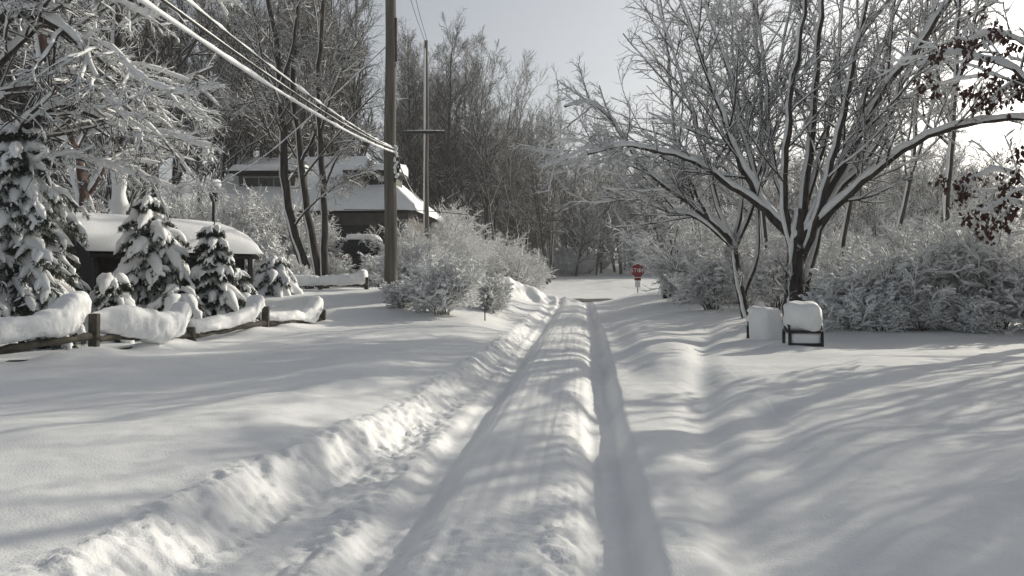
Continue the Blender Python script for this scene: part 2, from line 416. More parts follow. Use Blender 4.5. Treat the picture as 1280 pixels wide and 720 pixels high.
def spruce(name, label, loc, H, Rb, seed, tiers=11, load=1.0, group=None, cat='conifer', low=.06):
    global rng
    rng = np.random.default_rng(seed)
    t = thing(name, label, cat, loc, 0, group)
    b = Buf(); tube1(b, [(0, 0, -.3), (.02, 0, H * .5), (0, .01, H * .97)], [.028 * H * .6 + .03, .03, .012], 7); put('trunk', b, M['bark'], t)
    nd = Buf(); sn = Buf()
    Ps = []; n = 8; tt = np.linspace(0, 1, n)
    for k in range(tiers):
        fz = low + (1 - low) * (k + .2) / tiers
        z0 = H * fz; r = (Rb * (1 - fz) ** .48 + .06) * (.85 + .3 * rng.random())
        nb = 8 if r > .6 else (6 if r > .3 else 5)
        for j in range(nb):
            a = 6.283 * (j + .6 * rng.random()) / nb + k * 1.1
            L = r * (.62 + .55 * rng.random()); dr = L * (.30 + .38 * rng.random()) * (.7 + .5 * load)
            P = np.zeros((n, 3)); P[:, 0] = np.cos(a) * L * tt; P[:, 1] = np.sin(a) * L * tt
            P[:, 2] = z0 + .15 * L * tt - dr * tt ** 2 + .15 * (rng.random() - .5) * H / tiers
            Ps.append(P)
    P = np.array(Ps); L = lengths(P)
    R0 = np.clip(.05 * L + .012, .015, .055)[:, None] * (1 - .6 * tt)[None]
    tubes(nd, P, R0, 5, jit=.5)
    Q, q = sprout(P, R0, 9, .18, .98, (35, 60), .42, .9, 5, .08, -.16, -.1, rmin=.012, side=.8, lmin=.12)
    q = np.clip(q, .012, .03); tubes(nd, Q, q, 4, jit=.5)
    Q2, q2 = sprout(Q, q, 7, .1, .99, (30, 60), .5, .8, 3, .10, -.28, -.3, rmin=.008, lmin=.09)
    q2 = np.clip(q2, .007, .014); tubes(nd, Q2, q2, 3)
    # hanging needle tufts
    Q3, q3 = sprout(Q2, q2, 6, .1, .99, (35, 75), .6, .8, 3, .1, -.2, -.25, rmin=.005, lmin=.075)
    tubes(nd, Q3, np.clip(q3, .004, .007), 3)
    put('foliage', nd, M['needle'], t)
    # pillows of snow lying along the boughs
    wide = np.clip(.15 * L, .045, .12)[:, None] * (.35 + .9 * np.sin(np.pi * np.clip(tt * .9 + .12, 0, 1)))[None]
    wide = wide * (1 + .8 * (rng.random(wide.shape) - .5)) * (.52 + .45 * load)
    C = P + np.array([0, 0, 1.0]) * (wide * .55)[..., None]
    w2 = wide.copy(); w2[:, -1] *= .35; w2[:, 0] *= .4
    tubes(sn, C, w2, 8, jit=.25)
    s = rng.random(len(Q)) < .58 * load
    Qs = Q[s]; ws = np.clip(.20 * lengths(Qs), .026, .065)[:, None] * np.array([.7, 1.0, 1.1, .9, .3])[None] * (1 + .5 * (rng.random((len(Qs), 5)) - .5))
    tubes(sn, Qs + np.array([0, 0, 1.0]) * (ws * .55)[..., None], ws, 7, jit=.3)
    s = rng.random(len(Q2)) < .16 * load
    Qs = Q2[s]; ws = np.full((len(Qs), 3), .018) * np.array([1, 1.1, .4])
    tubes(sn, Qs + np.array([0, 0, .012]), ws, 4, jit=.4)
    put('snow_cover', sn, M['snow'], t)
    return t

# =================================================================== SETTING
def snow_ground():
    ys = list(np.arange(-40, 2.0, 1.2)); y = 2.2
    while y < 700:
        ys.append(y); y += max(.021, .0042 * y) if y < 70 else y * .02
    ys = np.array(ys)
    us = list(np.arange(-2.6, 2.6, .026)); a = 2.6; st = .03
    R_ = []
    while a < 420: R_.append(a); a += st; st = min(st * 1.045, 12) if a > 6 else min(st * 1.02, .09)
    us = np.array([-v for v in R_[::-1]] + us + R_)
    Y, U = np.meshgrid(ys, us, indexing='ij')
    X = U + road_x(Y)
    Z = ground(X, Y)
    n, m = Y.shape
    b = Buf()
    i = np.arange(n - 1)[:, None] * m; j = np.arange(m - 1)[None]
    q = np.stack([i + j, i + j + 1, i + m + j + 1, i + m + j], -1).reshape(-1, 4)
    b.add(np.stack([X, Y, Z], -1), q)
    o = put('snow_ground', b, M['snow_ground']); o['kind'] = 'structure'
snow_ground()

# bare strip of the crossing road
b = Buf(); nx, ny = 60, 24
xs = np.linspace(-1.2, 7.2, nx); v = []
for x in xs:
    w = sm(-1.2, 3.4, x) * (1 - sm(6.5, 7.2, x)); c = 51.4 + .25 * vn(x * .9, 2.2) + .12 * (x - 4)
    hw = .3 + 2.5 * w + .7 * float(fbm(x * 1.3, 4.4, 3))
    for s in np.linspace(-1, 1, ny):
        y = c + s * max(hw, .04) * (1 + .25 * float(fbm(x * 2, s * .4 + 7, 2)))
        v.append((x, y, 0))
v = np.array(v); v[:, 2] = ground(v[:, 0], v[:, 1]) + .035
b.add(v, [(i * ny + j, (i + 1) * ny + j, (i + 1) * ny + j + 1, i * ny + j + 1) for i in range(nx - 1) for j in range(ny - 1)])
o = put('cross_road', b, M['asphalt']); o['kind'] = 'structure'

# =================================================================== SPLIT RAIL FENCES
def loaf(b, A, B, prof, n=40, k=18, seed=0):
    n = n * 2; k = 28
    "heap of snow lying along A->B; prof(t) gives (shift towards the road, low z, high z, half width)"
    A = np.array(A, float); B = np.array(B, float); d = norm(B - A); side = np.array([d[1], -d[0], 0])
    v = []
    for i in range(n):
        t = i / (n - 1); off, lo, hi, hw = prof(t)
        if i in (0, n - 1): hw *= .35; m = (lo + hi) / 2; lo = m + (lo - m) * .4; hi = m + (hi - m) * .6
        c = A + (B - A) * t + side * off
        for j in range(k):
            a = 2 * np.pi * j / k
            ca, sa = np.cos(a), np.sin(a)
            px_ = np.sign(ca) * abs(ca) ** .65 * hw; pz = np.sign(sa) * abs(sa) ** .75
            z = (lo + hi) / 2 + pz * (hi - lo) / 2
            s = 1 + .26 * float(fbm(t * 7 + seed, a * .8, 3, seed)) + .09 * float(fbm(t * 26 + seed, a * 2, 3, seed + 5)) * (1.6 if sa < .1 else .7)
            p = c + side * px_ * s; v.append((p[0], p[1], (lo + hi) / 2 + (z - (lo + hi) / 2) * s))
    q = [(i * k + j, i * k + (j + 1) % k, (i + 1) * k + (j + 1) % k, (i + 1) * k + j) for i in range(n - 1) for j in range(k)]
    m0 = len(v); v.append(np.mean(v[:k], 0)); v.append(np.mean(v[(n - 1) * k:n * k], 0))
    tr = [(m0, (j + 1) % k, j) for j in range(k)] + [(m0 + 1, (n - 1) * k + j, (n - 1) * k + (j + 1) % k) for j in range(k)]
    b.add(np.array(v), q, tr)
def ip(ts, *cols):
    return lambda t: tuple(float(np.interp(t, ts, c)) for c in cols)

FP = [np.array([-7.06 + .75 * k, 13.5 + 2.27 * k, 0.0]) for k in range(-1, 4)]
fl = thing('rail_fence', 'near split rail fence with deep bulging snow caps along the left snowfield', 'fence', (-7.06, 13.5, 0))
o0 = np.array([-7.06, 13.5, 0])
posts_top = [1.0, 1.04, .66, 0.98, .80]
for k, p in enumerate(FP):
    g = gz(p[0], p[1]); b = Buf(); q = p - o0
    box(b, (-.075, -.06, g - .3), (.075, .06, posts_top[k]), 0)
    b.v[-1] += np.array([q[0], q[1], 0]); b.v[-1][4:, :2] += .015 * rng.standard_normal(2)
    o = put('post', b, M['rail'], fl, False); bevel(o, .012)
rails = [(0, .56, .66, .26), (1, .63, .50, .27), (2, .46, .62, .20), (3, .60, .55, .2)]
for k, za, zb, zl in rails:
    a, c = FP[k] - o0, FP[k + 1] - o0
    for lo, (z1, z2) in enumerate([(za, zb), (zl + .06, zl + .05)]):
        b = Buf(); n = 12; tt = np.linspace(-.02, 1.02, n)
        pts = np.array([a + (c - a) * t + np.array([.012 * rng.standard_normal(), .012 * rng.standard_normal(), (z1 + (z2 - z1) * t) + .012 * rng.standard_normal()]) for t in tt])
        tube1(b, pts, .062 + .012 * rng.standard_normal(n), 7, jit=.35); put('rail', b, M['rail'], fl)
b = Buf()
loaf(b, FP[0] - o0, FP[1] - o0, ip([0, .3, .55, .72, .86, .97, 1.0], [.02, .02, .0, -.06, -.20, -.26, -.2], [.66, .68, .72, .66, .72, .92, 1.0], [1.02, 1.05, 1.06, 1.16, 1.38, 1.40, 1.26], [.20, .21, .20, .22, .26, .27, .18]), 46, 20, 1)
put('snow_cap', b, M['snow'], fl)
b = Buf()
loaf(b, FP[1] - o0, FP[2] - o0, ip([0.02, .15, .3, .45, .58, .75, .93, 1.0], [-.1, -.04, .04, .12, .15, .06, -.12, -.16], [.70, .66, .60, .50, .42, .50, .62, .70], [1.04, 1.14, 1.15, 1.06, .97, 1.0, 1.20, 1.12], [.12, .18, .21, .24, .26, .23, .20, .14]), 46, 20, 2)
put('snow_cap', b, M['snow'], fl)
b = Buf()
loaf(b, FP[2] - o0, FP[3] - o0, ip([0, .1, .35, .6, .78, .92, 1.0], [-.05, 0, 0, 0, -.04, -.14, -.16], [.56, .54, .57, .62, .66, .90, .98], [.84, .80, .86, .90, .98, 1.26, 1.18], [.13, .16, .17, .16, .17, .23, .15]), 42, 18, 3)
put('snow_cap', b, M['snow'], fl)
b = Buf()
loaf(b, FP[3] - o0, FP[4] - o0, ip([0, .2, .5, .6, .75, .92, 1.0], [-.06, 0, 0, .02, .03, -.06, -.1], [.66, .62, .60, .58, .50, .72, .80], [.86, .84, .84, .78, .92, 1.14, 1.10], [.13, .14, .14, .10, .19, .20, .14]), 42, 18, 4)
put('snow_cap', b, M['snow'], fl)
f2 = [np.array([-8.25, 27.0, 0]), np.array([-6.6, 27.6, 0]), np.array([-4.95, 27.2, 0])]
o2 = f2[0].copy()
fb = thing('rail_fence', 'farther low rail fence under a straight roll of snow, before three dark trunks', 'fence', tuple(o2))
for k, p in enumerate(f2):
    g = gz(p[0], p[1]); b = Buf(); q = p - o2
    box(b, (q[0] - .07, q[1] - .07, g - .3), (q[0] + .07, q[1] + .07, g + .42)); o = put('post', b, M['rail'], fb, False); bevel(o, .012)
for k in range(2):
    a, c = f2[k] - o2, f2[k + 1] - o2
    z1, z2 = gz(*f2[k][:2]) + .16, gz(*f2[k + 1][:2]) + .16
    b = Buf(); pts = [a + (c - a) * t + np.array([0, .02 * rng.standard_normal(), z1 + (z2 - z1) * t]) for t in np.linspace(0, 1, 8)]
    tube1(b, pts, .065, 7, jit=.3); put('rail', b, M['rail'], fb)
    b = Buf()
    if k == 0: pr = ip([0, .08, .25, .9, 1], [.0] * 5, [z1 + .1, z1 + .05, z1 - .02, z2 - .02, z2], [z1 + .55, z1 + .66, z1 + .36, z2 + .33, z2 + .3], [.15, .24, .2, .2, .15])
    else: pr = ip([0, .1, .7, .8, .93, 1], [0] * 6, [z1, z1 - .02, z2 - .02, z2 + .02, z2 - .04, z2], [z1 + .3, z1 + .33, z2 + .38, z2 + .40, z2 + .56, z2 + .48], [.15, .2, .2, .2, .26, .18])
    loaf(b, a, c, pr, 36, 16, 11 + k); put('snow_cap', b, M['snow'], fb)

# =================================================================== UTILITY POLES AND WIRES
def pole(label, x, y, H, r0, r1, hi):
    g = gz(x, y); t = thing('utility_pole', label, 'pole', (x, y, g), 0)
    b = Buf(); z = np.linspace(-.5, H, 12)
    tube1(b, [(.02 * math.sin(q), .015 * q / H, q) for q in z], r0 + (r1 - r0) * np.clip(z / H, 0, 1), 20, jit=.04); put('shaft', b, M['pole'], t)
    return t, g
P1 = W(488, 340, 24.0)
t, g1 = pole('weathered wooden utility pole rising out of frame behind the snowy bush left of the road', P1[0], 24.0, 11.2, .20, .15, 0)
za = W(0, 186, 24)[2] - g1
b = Buf(); tube1(b, [(.165, -.03, 7.2), (.17, -.03, 8.5)], .045, 8); put('conduit', b, M['conduit'], t)
b = Buf(); box(b, (.13, -.06, 7.05), (.20, 0, 7.14)); box(b, (.13, -.06, 8.3), (.20, 0, 8.38)); put('bracket', b, M['metal'], t, False)
b = Buf()
for k in range(3): tube1(b, [(.12 + .04 * k, -.12, za - .1), (.2 + .05 * k, -.15, za - .35 - .1 * k), (.16, -.1, za - .75 - .1 * k), (.14, -.08, za - 1.0)], .02 + .008 * k, 6)
put('cable_loop', b, M['cable'], t)
b = Buf()
for k in range(14): blob(b, (.14 + .10 * rng.random(), -.16, za + .05 - .07 * k), (.05, .05, .05), k, 8, 6, .3)
put('snow_cover', b, M['snow'], t)
P2 = W(533, 280, 40.0)
t2, g2 = pole('thin distant utility pole with a crossarm, right of the house roof', P2[0], 40.0, 13.4 - 2.0, .13, .09, 1)
zc = W(0, 166, 40)[2] - g2
b = Buf(); box(b, (-1.15, -.16, zc - .06), (.95, -.05, zc + .06)); put('crossarm', b, M['wood_dark'], t2, False)
for xx in (-1.0, -.6, .45, .8):
    b = Buf(); tube1(b, [(xx, -.1, zc + .06), (xx, -.1, zc + .2)], .035, 8); put('insulator', b, M['glass'], t2)
b = Buf(); tube1(b, [(-1.1, -.1, zc + .08), (-.1, -.1, zc + .10), (.9, -.1, zc + .08)], .035, 6, jit=.4); tube1(b, [(-.10, -.06, 2), (-.09, -.06, 6), (-.08, -.05, 11)], .05, 6, jit=.5); put('snow_cover', b, M['snow'], t2)

def wire(name, label, pts, r, snow=0.0, n=60, group='overhead wires', below=False, lump=.25):
    P = resample(pts, n); b = Buf(); tube1(b, P, r, 5)
    o = tag(put(name, b, M['cable']), label, 'wire', group)
    if snow:
        b = Buf(); off = np.array([0, 0, -.6 * snow if below else .75 * snow])
        tube1(b, P + off, snow * (1 + lump * (rng.random(n) - .5) * 2), 7, jit=.15)
        put('snow_cover', b, M['snow'], o)
    return o
def sagz(y): return 4.40 + .0025 * (y - 4) ** 2
ys_ = np.linspace(-14, 24, 16)
X1 = P1[0] + .0
wire('power_cable', 'lowest and thickest snow laden cable sloping down to the wooden pole', [(X1 + .14 - .02 * (24 - y) / 10, y, sagz(y) - .02 - .004 * (24 - y)) for y in ys_], .016, .029, 110, below=True, lump=.35)
wire('power_cable', 'middle dark cable running just above the thickest snow laden one', [(X1 + .13 - .02 * (24 - y) / 10, y, sagz(y) + .045) for y in ys_], .017, .014, 110)
wire('power_cable', 'uppermost cable of the bundle, carrying broken lumps of snow', [(X1 + .10 + .004 * (24 - y), y, sagz(y) + .08 + .0065 * (24 - y)) for y in ys_], .014, .021, 130, lump=.8)
top1 = g1 + 11.1
for k, lab in enumerate(['thin high wire from the distant pole, left of the pair', 'thin high wire from the distant pole, right of the pair']):
    a = np.array([P2[0] - .05 + .12 * k, 39.9, g2 + 11.3]); c = np.array([P1[0] + .1 + .25 * k, 24.0, top1 - .1]); m = (a + c) / 2 - np.array([0, 0, .25])
    wire('overhead_wire', lab, [a, m, c], .012)
a = np.array([P1[0] - .12, 23.9, W(0, 60, 24)[2]]); c = W(268, 234, 23.5)
wire('service_wire', 'snowy sagging wire crossing the dark trees from the wooden pole down to the lamp post', [a, a * .62 + c * .38 - np.array([0, 0, .22]), a * .3 + c * .7 - np.array([0, 0, .30]), c], .012, .018, 60)
a = np.array([P1[0] + .15, 24, W(0, 196, 24)[2]]); c = W(527, 252, 38)
wire('service_wire', 'doubled slack wire dropping from the wooden pole towards the house', [a, (a + c) / 2 - np.array([0, 0, .25]), c], .02, .02, 40)
a = W(430, 262, 39); c = np.array([P2[0], 39.9, W(0, 264, 40)[2]]); d = W(716, 276, 46)
wire('overhead_wire', 'low horizontal wire passing the far pole in front of the grey woods', [a, c, (c + d) / 2 - np.array([0, 0, .1]), d], .018)

# =================================================================== STOP SIGN
def text_mesh(name, body, size, mat, parent, loc, rot, ext=.002):
    cu = bpy.data.curves.new(name, 'FONT'); cu.body = body; cu.size = size; cu.align_x = 'CENTER'; cu.align_y = 'CENTER'; cu.extrude = ext; cu.resolution_u = 2
    o = bpy.data.objects.new(name, cu); dg = bpy.context.evaluated_depsgraph_get()
    me = bpy.data.meshes.new_from_object(o); bpy.data.objects.remove(o); me.materials.clear(); me.materials.append(M[mat])
    q = link(name, me, parent, loc); q.rotation_euler = rot
    return q
sp = W(797, 375, 50); sx = sp[0]; sg = gz(sx, 50)
t = thing('stop_sign', 'red octagonal stop sign partly caked in snow on a thin post by the crossing road', 'sign', (sx, 50, sg))
b = Buf(); box(b, (-.03, -.02, -.3), (.03, .02, 2.5)); put('post', b, M['metal'], t, False)
zc = W(0, 338, 50)[2] - sg
def octa(name, r, y0, y1, mat):
    b = Buf(); a = np.radians(22.5 + 45 * np.arange(8)); rr = r / math.cos(R(22.5))
    f = [(rr * math.cos(x), y0, zc + rr * math.sin(x)) for x in a] + [(rr * math.cos(x), y1, zc + rr * math.sin(x)) for x in a]
    b.add(f, [(i, (i + 1) % 8, 8 + (i + 1) % 8, 8 + i) for i in range(8)], [(0, i + 1, i) for i in range(1, 7)] + [(8, 8 + i, 9 + i) for i in range(1, 7)])
    return put(name, b, M[mat], t, False)
octa('border', .44, -.036, -.026, 'white'); octa('face', .415, -.044, -.037, 'red')
text_mesh('lettering', 'STOP', .36, 'white', t, (0, -.047, zc - .01), (R(90), 0, 0))
b = Buf(); box(b, (-.2, -.036, zc - .64), (.2, -.026, zc - .46)); put('lower_plate', b, M['red'], t, False)
b = Buf(); box(b, (-.16, -.036, zc - 1.06), (.16, -.026, zc - .66)); put('notice_plate', b, M['white'], t, False)
b = Buf()
for k in range(9): blob(b, (-.2 + .05 * k, -.02, zc + .45 - .35 * abs(k - 4) / 18 + .02 * rng.random()), (.06, .06, .05), k, 10, 7, .3)
for k in range(2):
    a, r_ = rng.random() * 6.28, .33 * rng.random() ** .5
    blob(b, (r_ * math.cos(a), -.045, zc + r_ * math.sin(a)), (.025 + .02 * rng.random(), .012, .05 + .05 * rng.random()), k, 8, 6, .4)
put('snow_cover', b, M['snow'], t)

# roadside marker
m = W(606, 390, 22); g = gz(m[0], 22)
t = thing('marker_stake', 'slim dark marker stake standing in the snow at the left road edge', 'stake', (m[0], 22, g))
b = Buf(); tube1(b, [(0, 0, -.3), (.005, 0, .3), (.01, 0, .62)], .016, 8); put('shaft', b, M['black'], t)
b = Buf(); blob(b, (.01, 0, .66), (.035, .035, .05), 3, 8, 6, .2); put('snow_cap', b, M['snow'], t)

# =================================================================== LAMP POST
lp = W(267, 320, 23.5); g = gz(lp[0], 23.5); zt = W(0, 232, 23.5)[2] - g
t = thing('lamp_post', 'black garden lamp post with a ball of snow on its lantern behind the snowy roof', 'lamp post', (lp[0], 23.5, g))
b = Buf(); tube1(b, [(0, 0, -.3), (0, 0, .5), (0, 0, zt - .45)], [.07, .055, .045], 10); put('post', b, M['black'], t)
b = Buf(); tube1(b, [(0, 0, zt - .48), (0, 0, zt - .44), (0, 0, zt - .42), (0, 0, zt - .10), (0, 0, zt - .09)], [.05, .12, .10, .14, .02], 6); put('lantern', b, M['glass'], t)
b = Buf(); tube1(b, [(0, 0, zt - .1), (0, 0, zt - .06), (0, 0, zt + .05)], [.19, .16, .03], 6); put('cap', b, M['black'], t)
b = Buf(); blob(b, (.0, -.02, zt + .06), (.24, .24, .17), 5, 18, 10, .18); blob(b, (-.08, -.05, zt - .08), (.13, .13, .12), 8, 12, 8, .2); put('snow_cap', b, M['snow'], t)

# =================================================================== GARDEN CHAIRS
def chair(label, x, y, rz, w, ht, frame=True):
    g = gz(x, y) - .05; t = thing('garden_chair', label, 'chair', (x, y, g), rz, 'snowed in chairs on the right lawn')
    for sx_ in (-1, 1):
        for sy in (-1, 1):
            b = Buf(); tube1(b, [(sx_ * w / 2, sy * .24, -.2), (sx_ * w / 2, sy * .24, .30)], .03, 8); put('leg', b, M['black'], t)
        b = Buf(); tube1(b, [(sx_ * w / 2, -.24, .30), (sx_ * w / 2, .24, .30)], .03, 8); put('seat_rail', b, M['black'], t)
        b = Buf(); tube1(b, [(sx_ * w * .5, -.2, .30), (sx_ * w * .5, -.19, .40), (sx_ * w * .42, .24, .44)], .02, 8); put('armrest', b, M['black'], t)
    b = Buf(); tube1(b, [(-w / 2, -.24, .30), (w / 2, -.24, .30)], .03, 8); tube1(b, [(-w / 2, -.24, .06), (w / 2, -.24, .06)], .034, 8); put('front_rail', b, M['black'], t)
    b = Buf(); box(b, (-w / 2, .22, .30), (w / 2, .27, .60)); o = put('backrest', b, M['black'], t, False); bevel(o, .015)
    b = Buf(); blob(b, (0, .03, .30 + ht / 2), (w * .55, .34, ht * .535), 3, 36, 22, .13, 1.3, .6, mi=0); put('snow_cap', b, M['snow'], t)
    b = Buf(); blob(b, (0, -.04, .12), (w * .5, .20, .17), 6, 18, 10, .06, 1.2, .35); put('snow_heap', b, M['snow'], t)
    return t
chair('garden chair buried under a square block of snow, its dark front frame showing', 5.45, 15.0, R(-6), .58, .52)
g = gz(5.2, 16.5)
t = chair('garden chair wholly buried in a rounded lump of snow, left of the framed one', W(955, 0, 16.5)[0], 16.5, R(25), .42, .38)
b = Buf(); blob(b, (-.02, -.08, .30), (.28, .28, .38), 12, 32, 20, .06, 1.2, .55); put('snow_drift', b, M['snow'], t)

# =================================================================== SHED WITH ROUNDED SNOW
sc_ = W(200, 0, 21.0)
shx, shy = sc_[0] - .42, 21.8; shg = gz(shx, shy)
shed = thing('garden_shed', 'low dark open-ended shed under a thick rounded slab of snow behind the small spruces', 'shed', (shx, shy, shg), R(46))
hl, hd = 2.2, 1.3          # half length, half depth
ez = W(0, 320, 21.6)[2] - shg; rz_ = ez + .58
b = Buf(); box(b, (-hl + .1, hd - .15, -.3), (hl - .1, hd - .07, ez)); put('rear_wall', b, M['wood_dark'], shed, False)
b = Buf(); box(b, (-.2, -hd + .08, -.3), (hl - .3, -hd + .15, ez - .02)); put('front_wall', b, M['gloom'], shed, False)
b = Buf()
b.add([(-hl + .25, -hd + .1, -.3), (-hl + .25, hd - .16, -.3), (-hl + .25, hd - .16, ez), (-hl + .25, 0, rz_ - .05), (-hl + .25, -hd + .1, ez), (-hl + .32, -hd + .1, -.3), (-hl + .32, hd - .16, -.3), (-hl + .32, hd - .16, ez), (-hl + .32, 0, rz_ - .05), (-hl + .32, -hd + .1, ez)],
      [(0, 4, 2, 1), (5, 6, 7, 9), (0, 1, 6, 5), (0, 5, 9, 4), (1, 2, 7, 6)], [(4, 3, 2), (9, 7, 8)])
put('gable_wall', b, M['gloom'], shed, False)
for xx in (-hl + .2, 0, hl - .15):
    b = Buf(); box(b, (xx - .06, -hd + .02, -.3), (xx + .06, -hd + .075, ez - .03)); put('post', b, M['wood_dark'], shed, False)
b = Buf()
for s in (-1, 1):
    y0, y1 = s * (hd + .18), 0
    v = [(-hl, y0, ez - .08), (hl, y0, ez - .08), (hl, y1, rz_), (-hl, y1, rz_), (-hl, y0, ez), (hl, y0, ez), (hl, y1, rz_ + .09), (-hl, y1, rz_ + .09)]
    b.add(v, [(0, 1, 2, 3)[::s], (4, 7, 6, 5)[::s], (0, 4, 5, 1)[::s], (0, 3, 7, 4)[::s], (1, 5, 6, 2)[::s]])
put('roof', b, M['wood_dark'], shed, False)
b = Buf(); n, k = 60, 34; v = []
for i in range(n):
    t_ = i / (n - 1); x = (-hl - .10) + (2 * hl + .20) * t_
    e = min(1.0, (1 - t_) / .42); prof_ = max(1 - (1 - e) ** 2.4, 0.0) ** (1 / 2.4)
    if t_ < .10: prof_ *= .72 + .28 * math.sqrt(1 - (1 - t_ / .10) ** 2)
    for j in range(k):
        s = j / (k - 1) * 2 - 1
        y = s * (hd + .25); deck = rz_ + .096 - (rz_ - ez) * abs(s) * (hd + .25) / (hd + .18)
        crown = (rz_ + .50 - ez + .04 * float(fbm(x * .9, y * .9 + 4, 3, 8))) * max(1 - abs(s) ** 2.6, 0) ** (1 / 2.2)
        z = max(ez - .02 + crown * (.30 + .70 * prof_) * (1 if prof_ > .02 else .3), deck + .03)
        w_ = float(sm(.12, .5, t_)); z = z * w_ + (deck + .03 + .40 * max(1 - abs(s) ** 4, 0) ** .5 * (.75 + .25 * prof_)) * (1 - w_)
        v.append((x, y, z))
q = [(i * k + j, (i + 1) * k + j, (i + 1) * k + j + 1, i * k + j + 1) for i in range(n - 1) for j in range(k - 1)]
va = np.array(v); low = va.copy(); low[:, 2] = rz_ + .094 - (rz_ - ez) * np.abs(va[:, 1]) / (hd + .18)
N_ = len(va); b.add(np.concatenate([va, low]), q + [(i * k, i * k + N_, (i + 1) * k + N_, (i + 1) * k) for i in range(n - 1)] + [((i + 1) * k - 1, (i + 2) * k - 1, (i + 2) * k - 1 + N_, (i + 1) * k - 1 + N_) for i in range(n - 1)] + [(j, j + 1, j + 1 + N_, j + N_) for j in range(k - 1)])
put('roof_snow', b, M['snow'], shed)

# =================================================================== HOUSE
HY0 = 40.0
hc = W(388, 0, HY0); hg = gz(hc[0], HY0 + 4)
eave = W(0, 264, HY0)[2] - hg; ridge = W(0, 203, HY0 + 4.5)[2] - hg
house = thing('house', 'dark sided house with wide snowy roof and two dormers behind three dark trunks', 'house', (hc[0], HY0, hg), R(-3))
hw = 5.15; dp = 8.6
b = Buf(); box(b, (-hw + .3, .5, -.8), (hw - .3, dp - .5, eave - .05)); put('wall', b, M['siding'], house, False)
def roofv(dz, grow, ax=-hw - .2, bx=hw + .1):
    return [(ax - grow, -grow, eave + dz), (bx + grow, -grow, eave + dz), (bx + grow, dp + grow, eave + dz), (ax - grow, dp + grow, eave + dz), (ax - grow, dp / 2, ridge + dz), (bx - 3.4, dp / 2, ridge + dz)]
b = Buf(); b.add(roofv(-.02, 0), [(0, 1, 5, 4), (2, 3, 4, 5), (0, 3, 2, 1)], [(1, 2, 5), (3, 0, 4)]); put('roof', b, M['shingle'], house, False)
# snow blanket on the roof, gridded so it sags and lumps
b = Buf(); n, k = 70, 30; v = []
for i in range(n):
    s = i / (n - 1)
    for j in range(k):
        w = j / (k - 1); xl = -hw - .3; xr = hw + .2 - 3.5 * w
        x = xl + (xr - xl) * s; y = -.18 + (dp / 2 + .18) * w
        th = .30 * min(1, w / .05 + .25) * min(1, s / .015 + .3)
        z = eave + (ridge - eave) * w + th + .08 * float(fbm(x * .6, y * .6, 3, 4))
        v.append((x, y, z))
qs = [(i * k + j, (i + 1) * k + j, (i + 1) * k + j + 1, i * k + j + 1) for i in range(n - 1) for j in range(k - 1)]
va = np.array(v); lo = va.copy(); lo[:, 2] = eave + (ridge - eave) * np.tile(np.linspace(0, 1, k), n) + .01; N_ = len(va)
b.add(np.concatenate([va, lo]), qs + [(i * k, i * k + N_, (i + 1) * k + N_, (i + 1) * k) for i in range(n - 1)] + [((n - 1) * k + j, (n - 1) * k + j + N_, (n - 1) * k + j + 1 + N_, (n - 1) * k + j + 1) for j in range(k - 1)] + [(j, j + 1, j + 1 + N_, j + N_) for j in range(k - 1)])
b.add([(hw + .2, -.18, eave + .10), (hw + .32, dp + .2, eave + .25), (hw - 3.3, dp / 2, ridge + .3), (hw + .2, -.18, eave - .02), (hw + .32, dp + .2, eave + .02)], [(3, 4, 1, 0)], [(0, 1, 2)])
put('roof_snow', b, M['snow'], house)
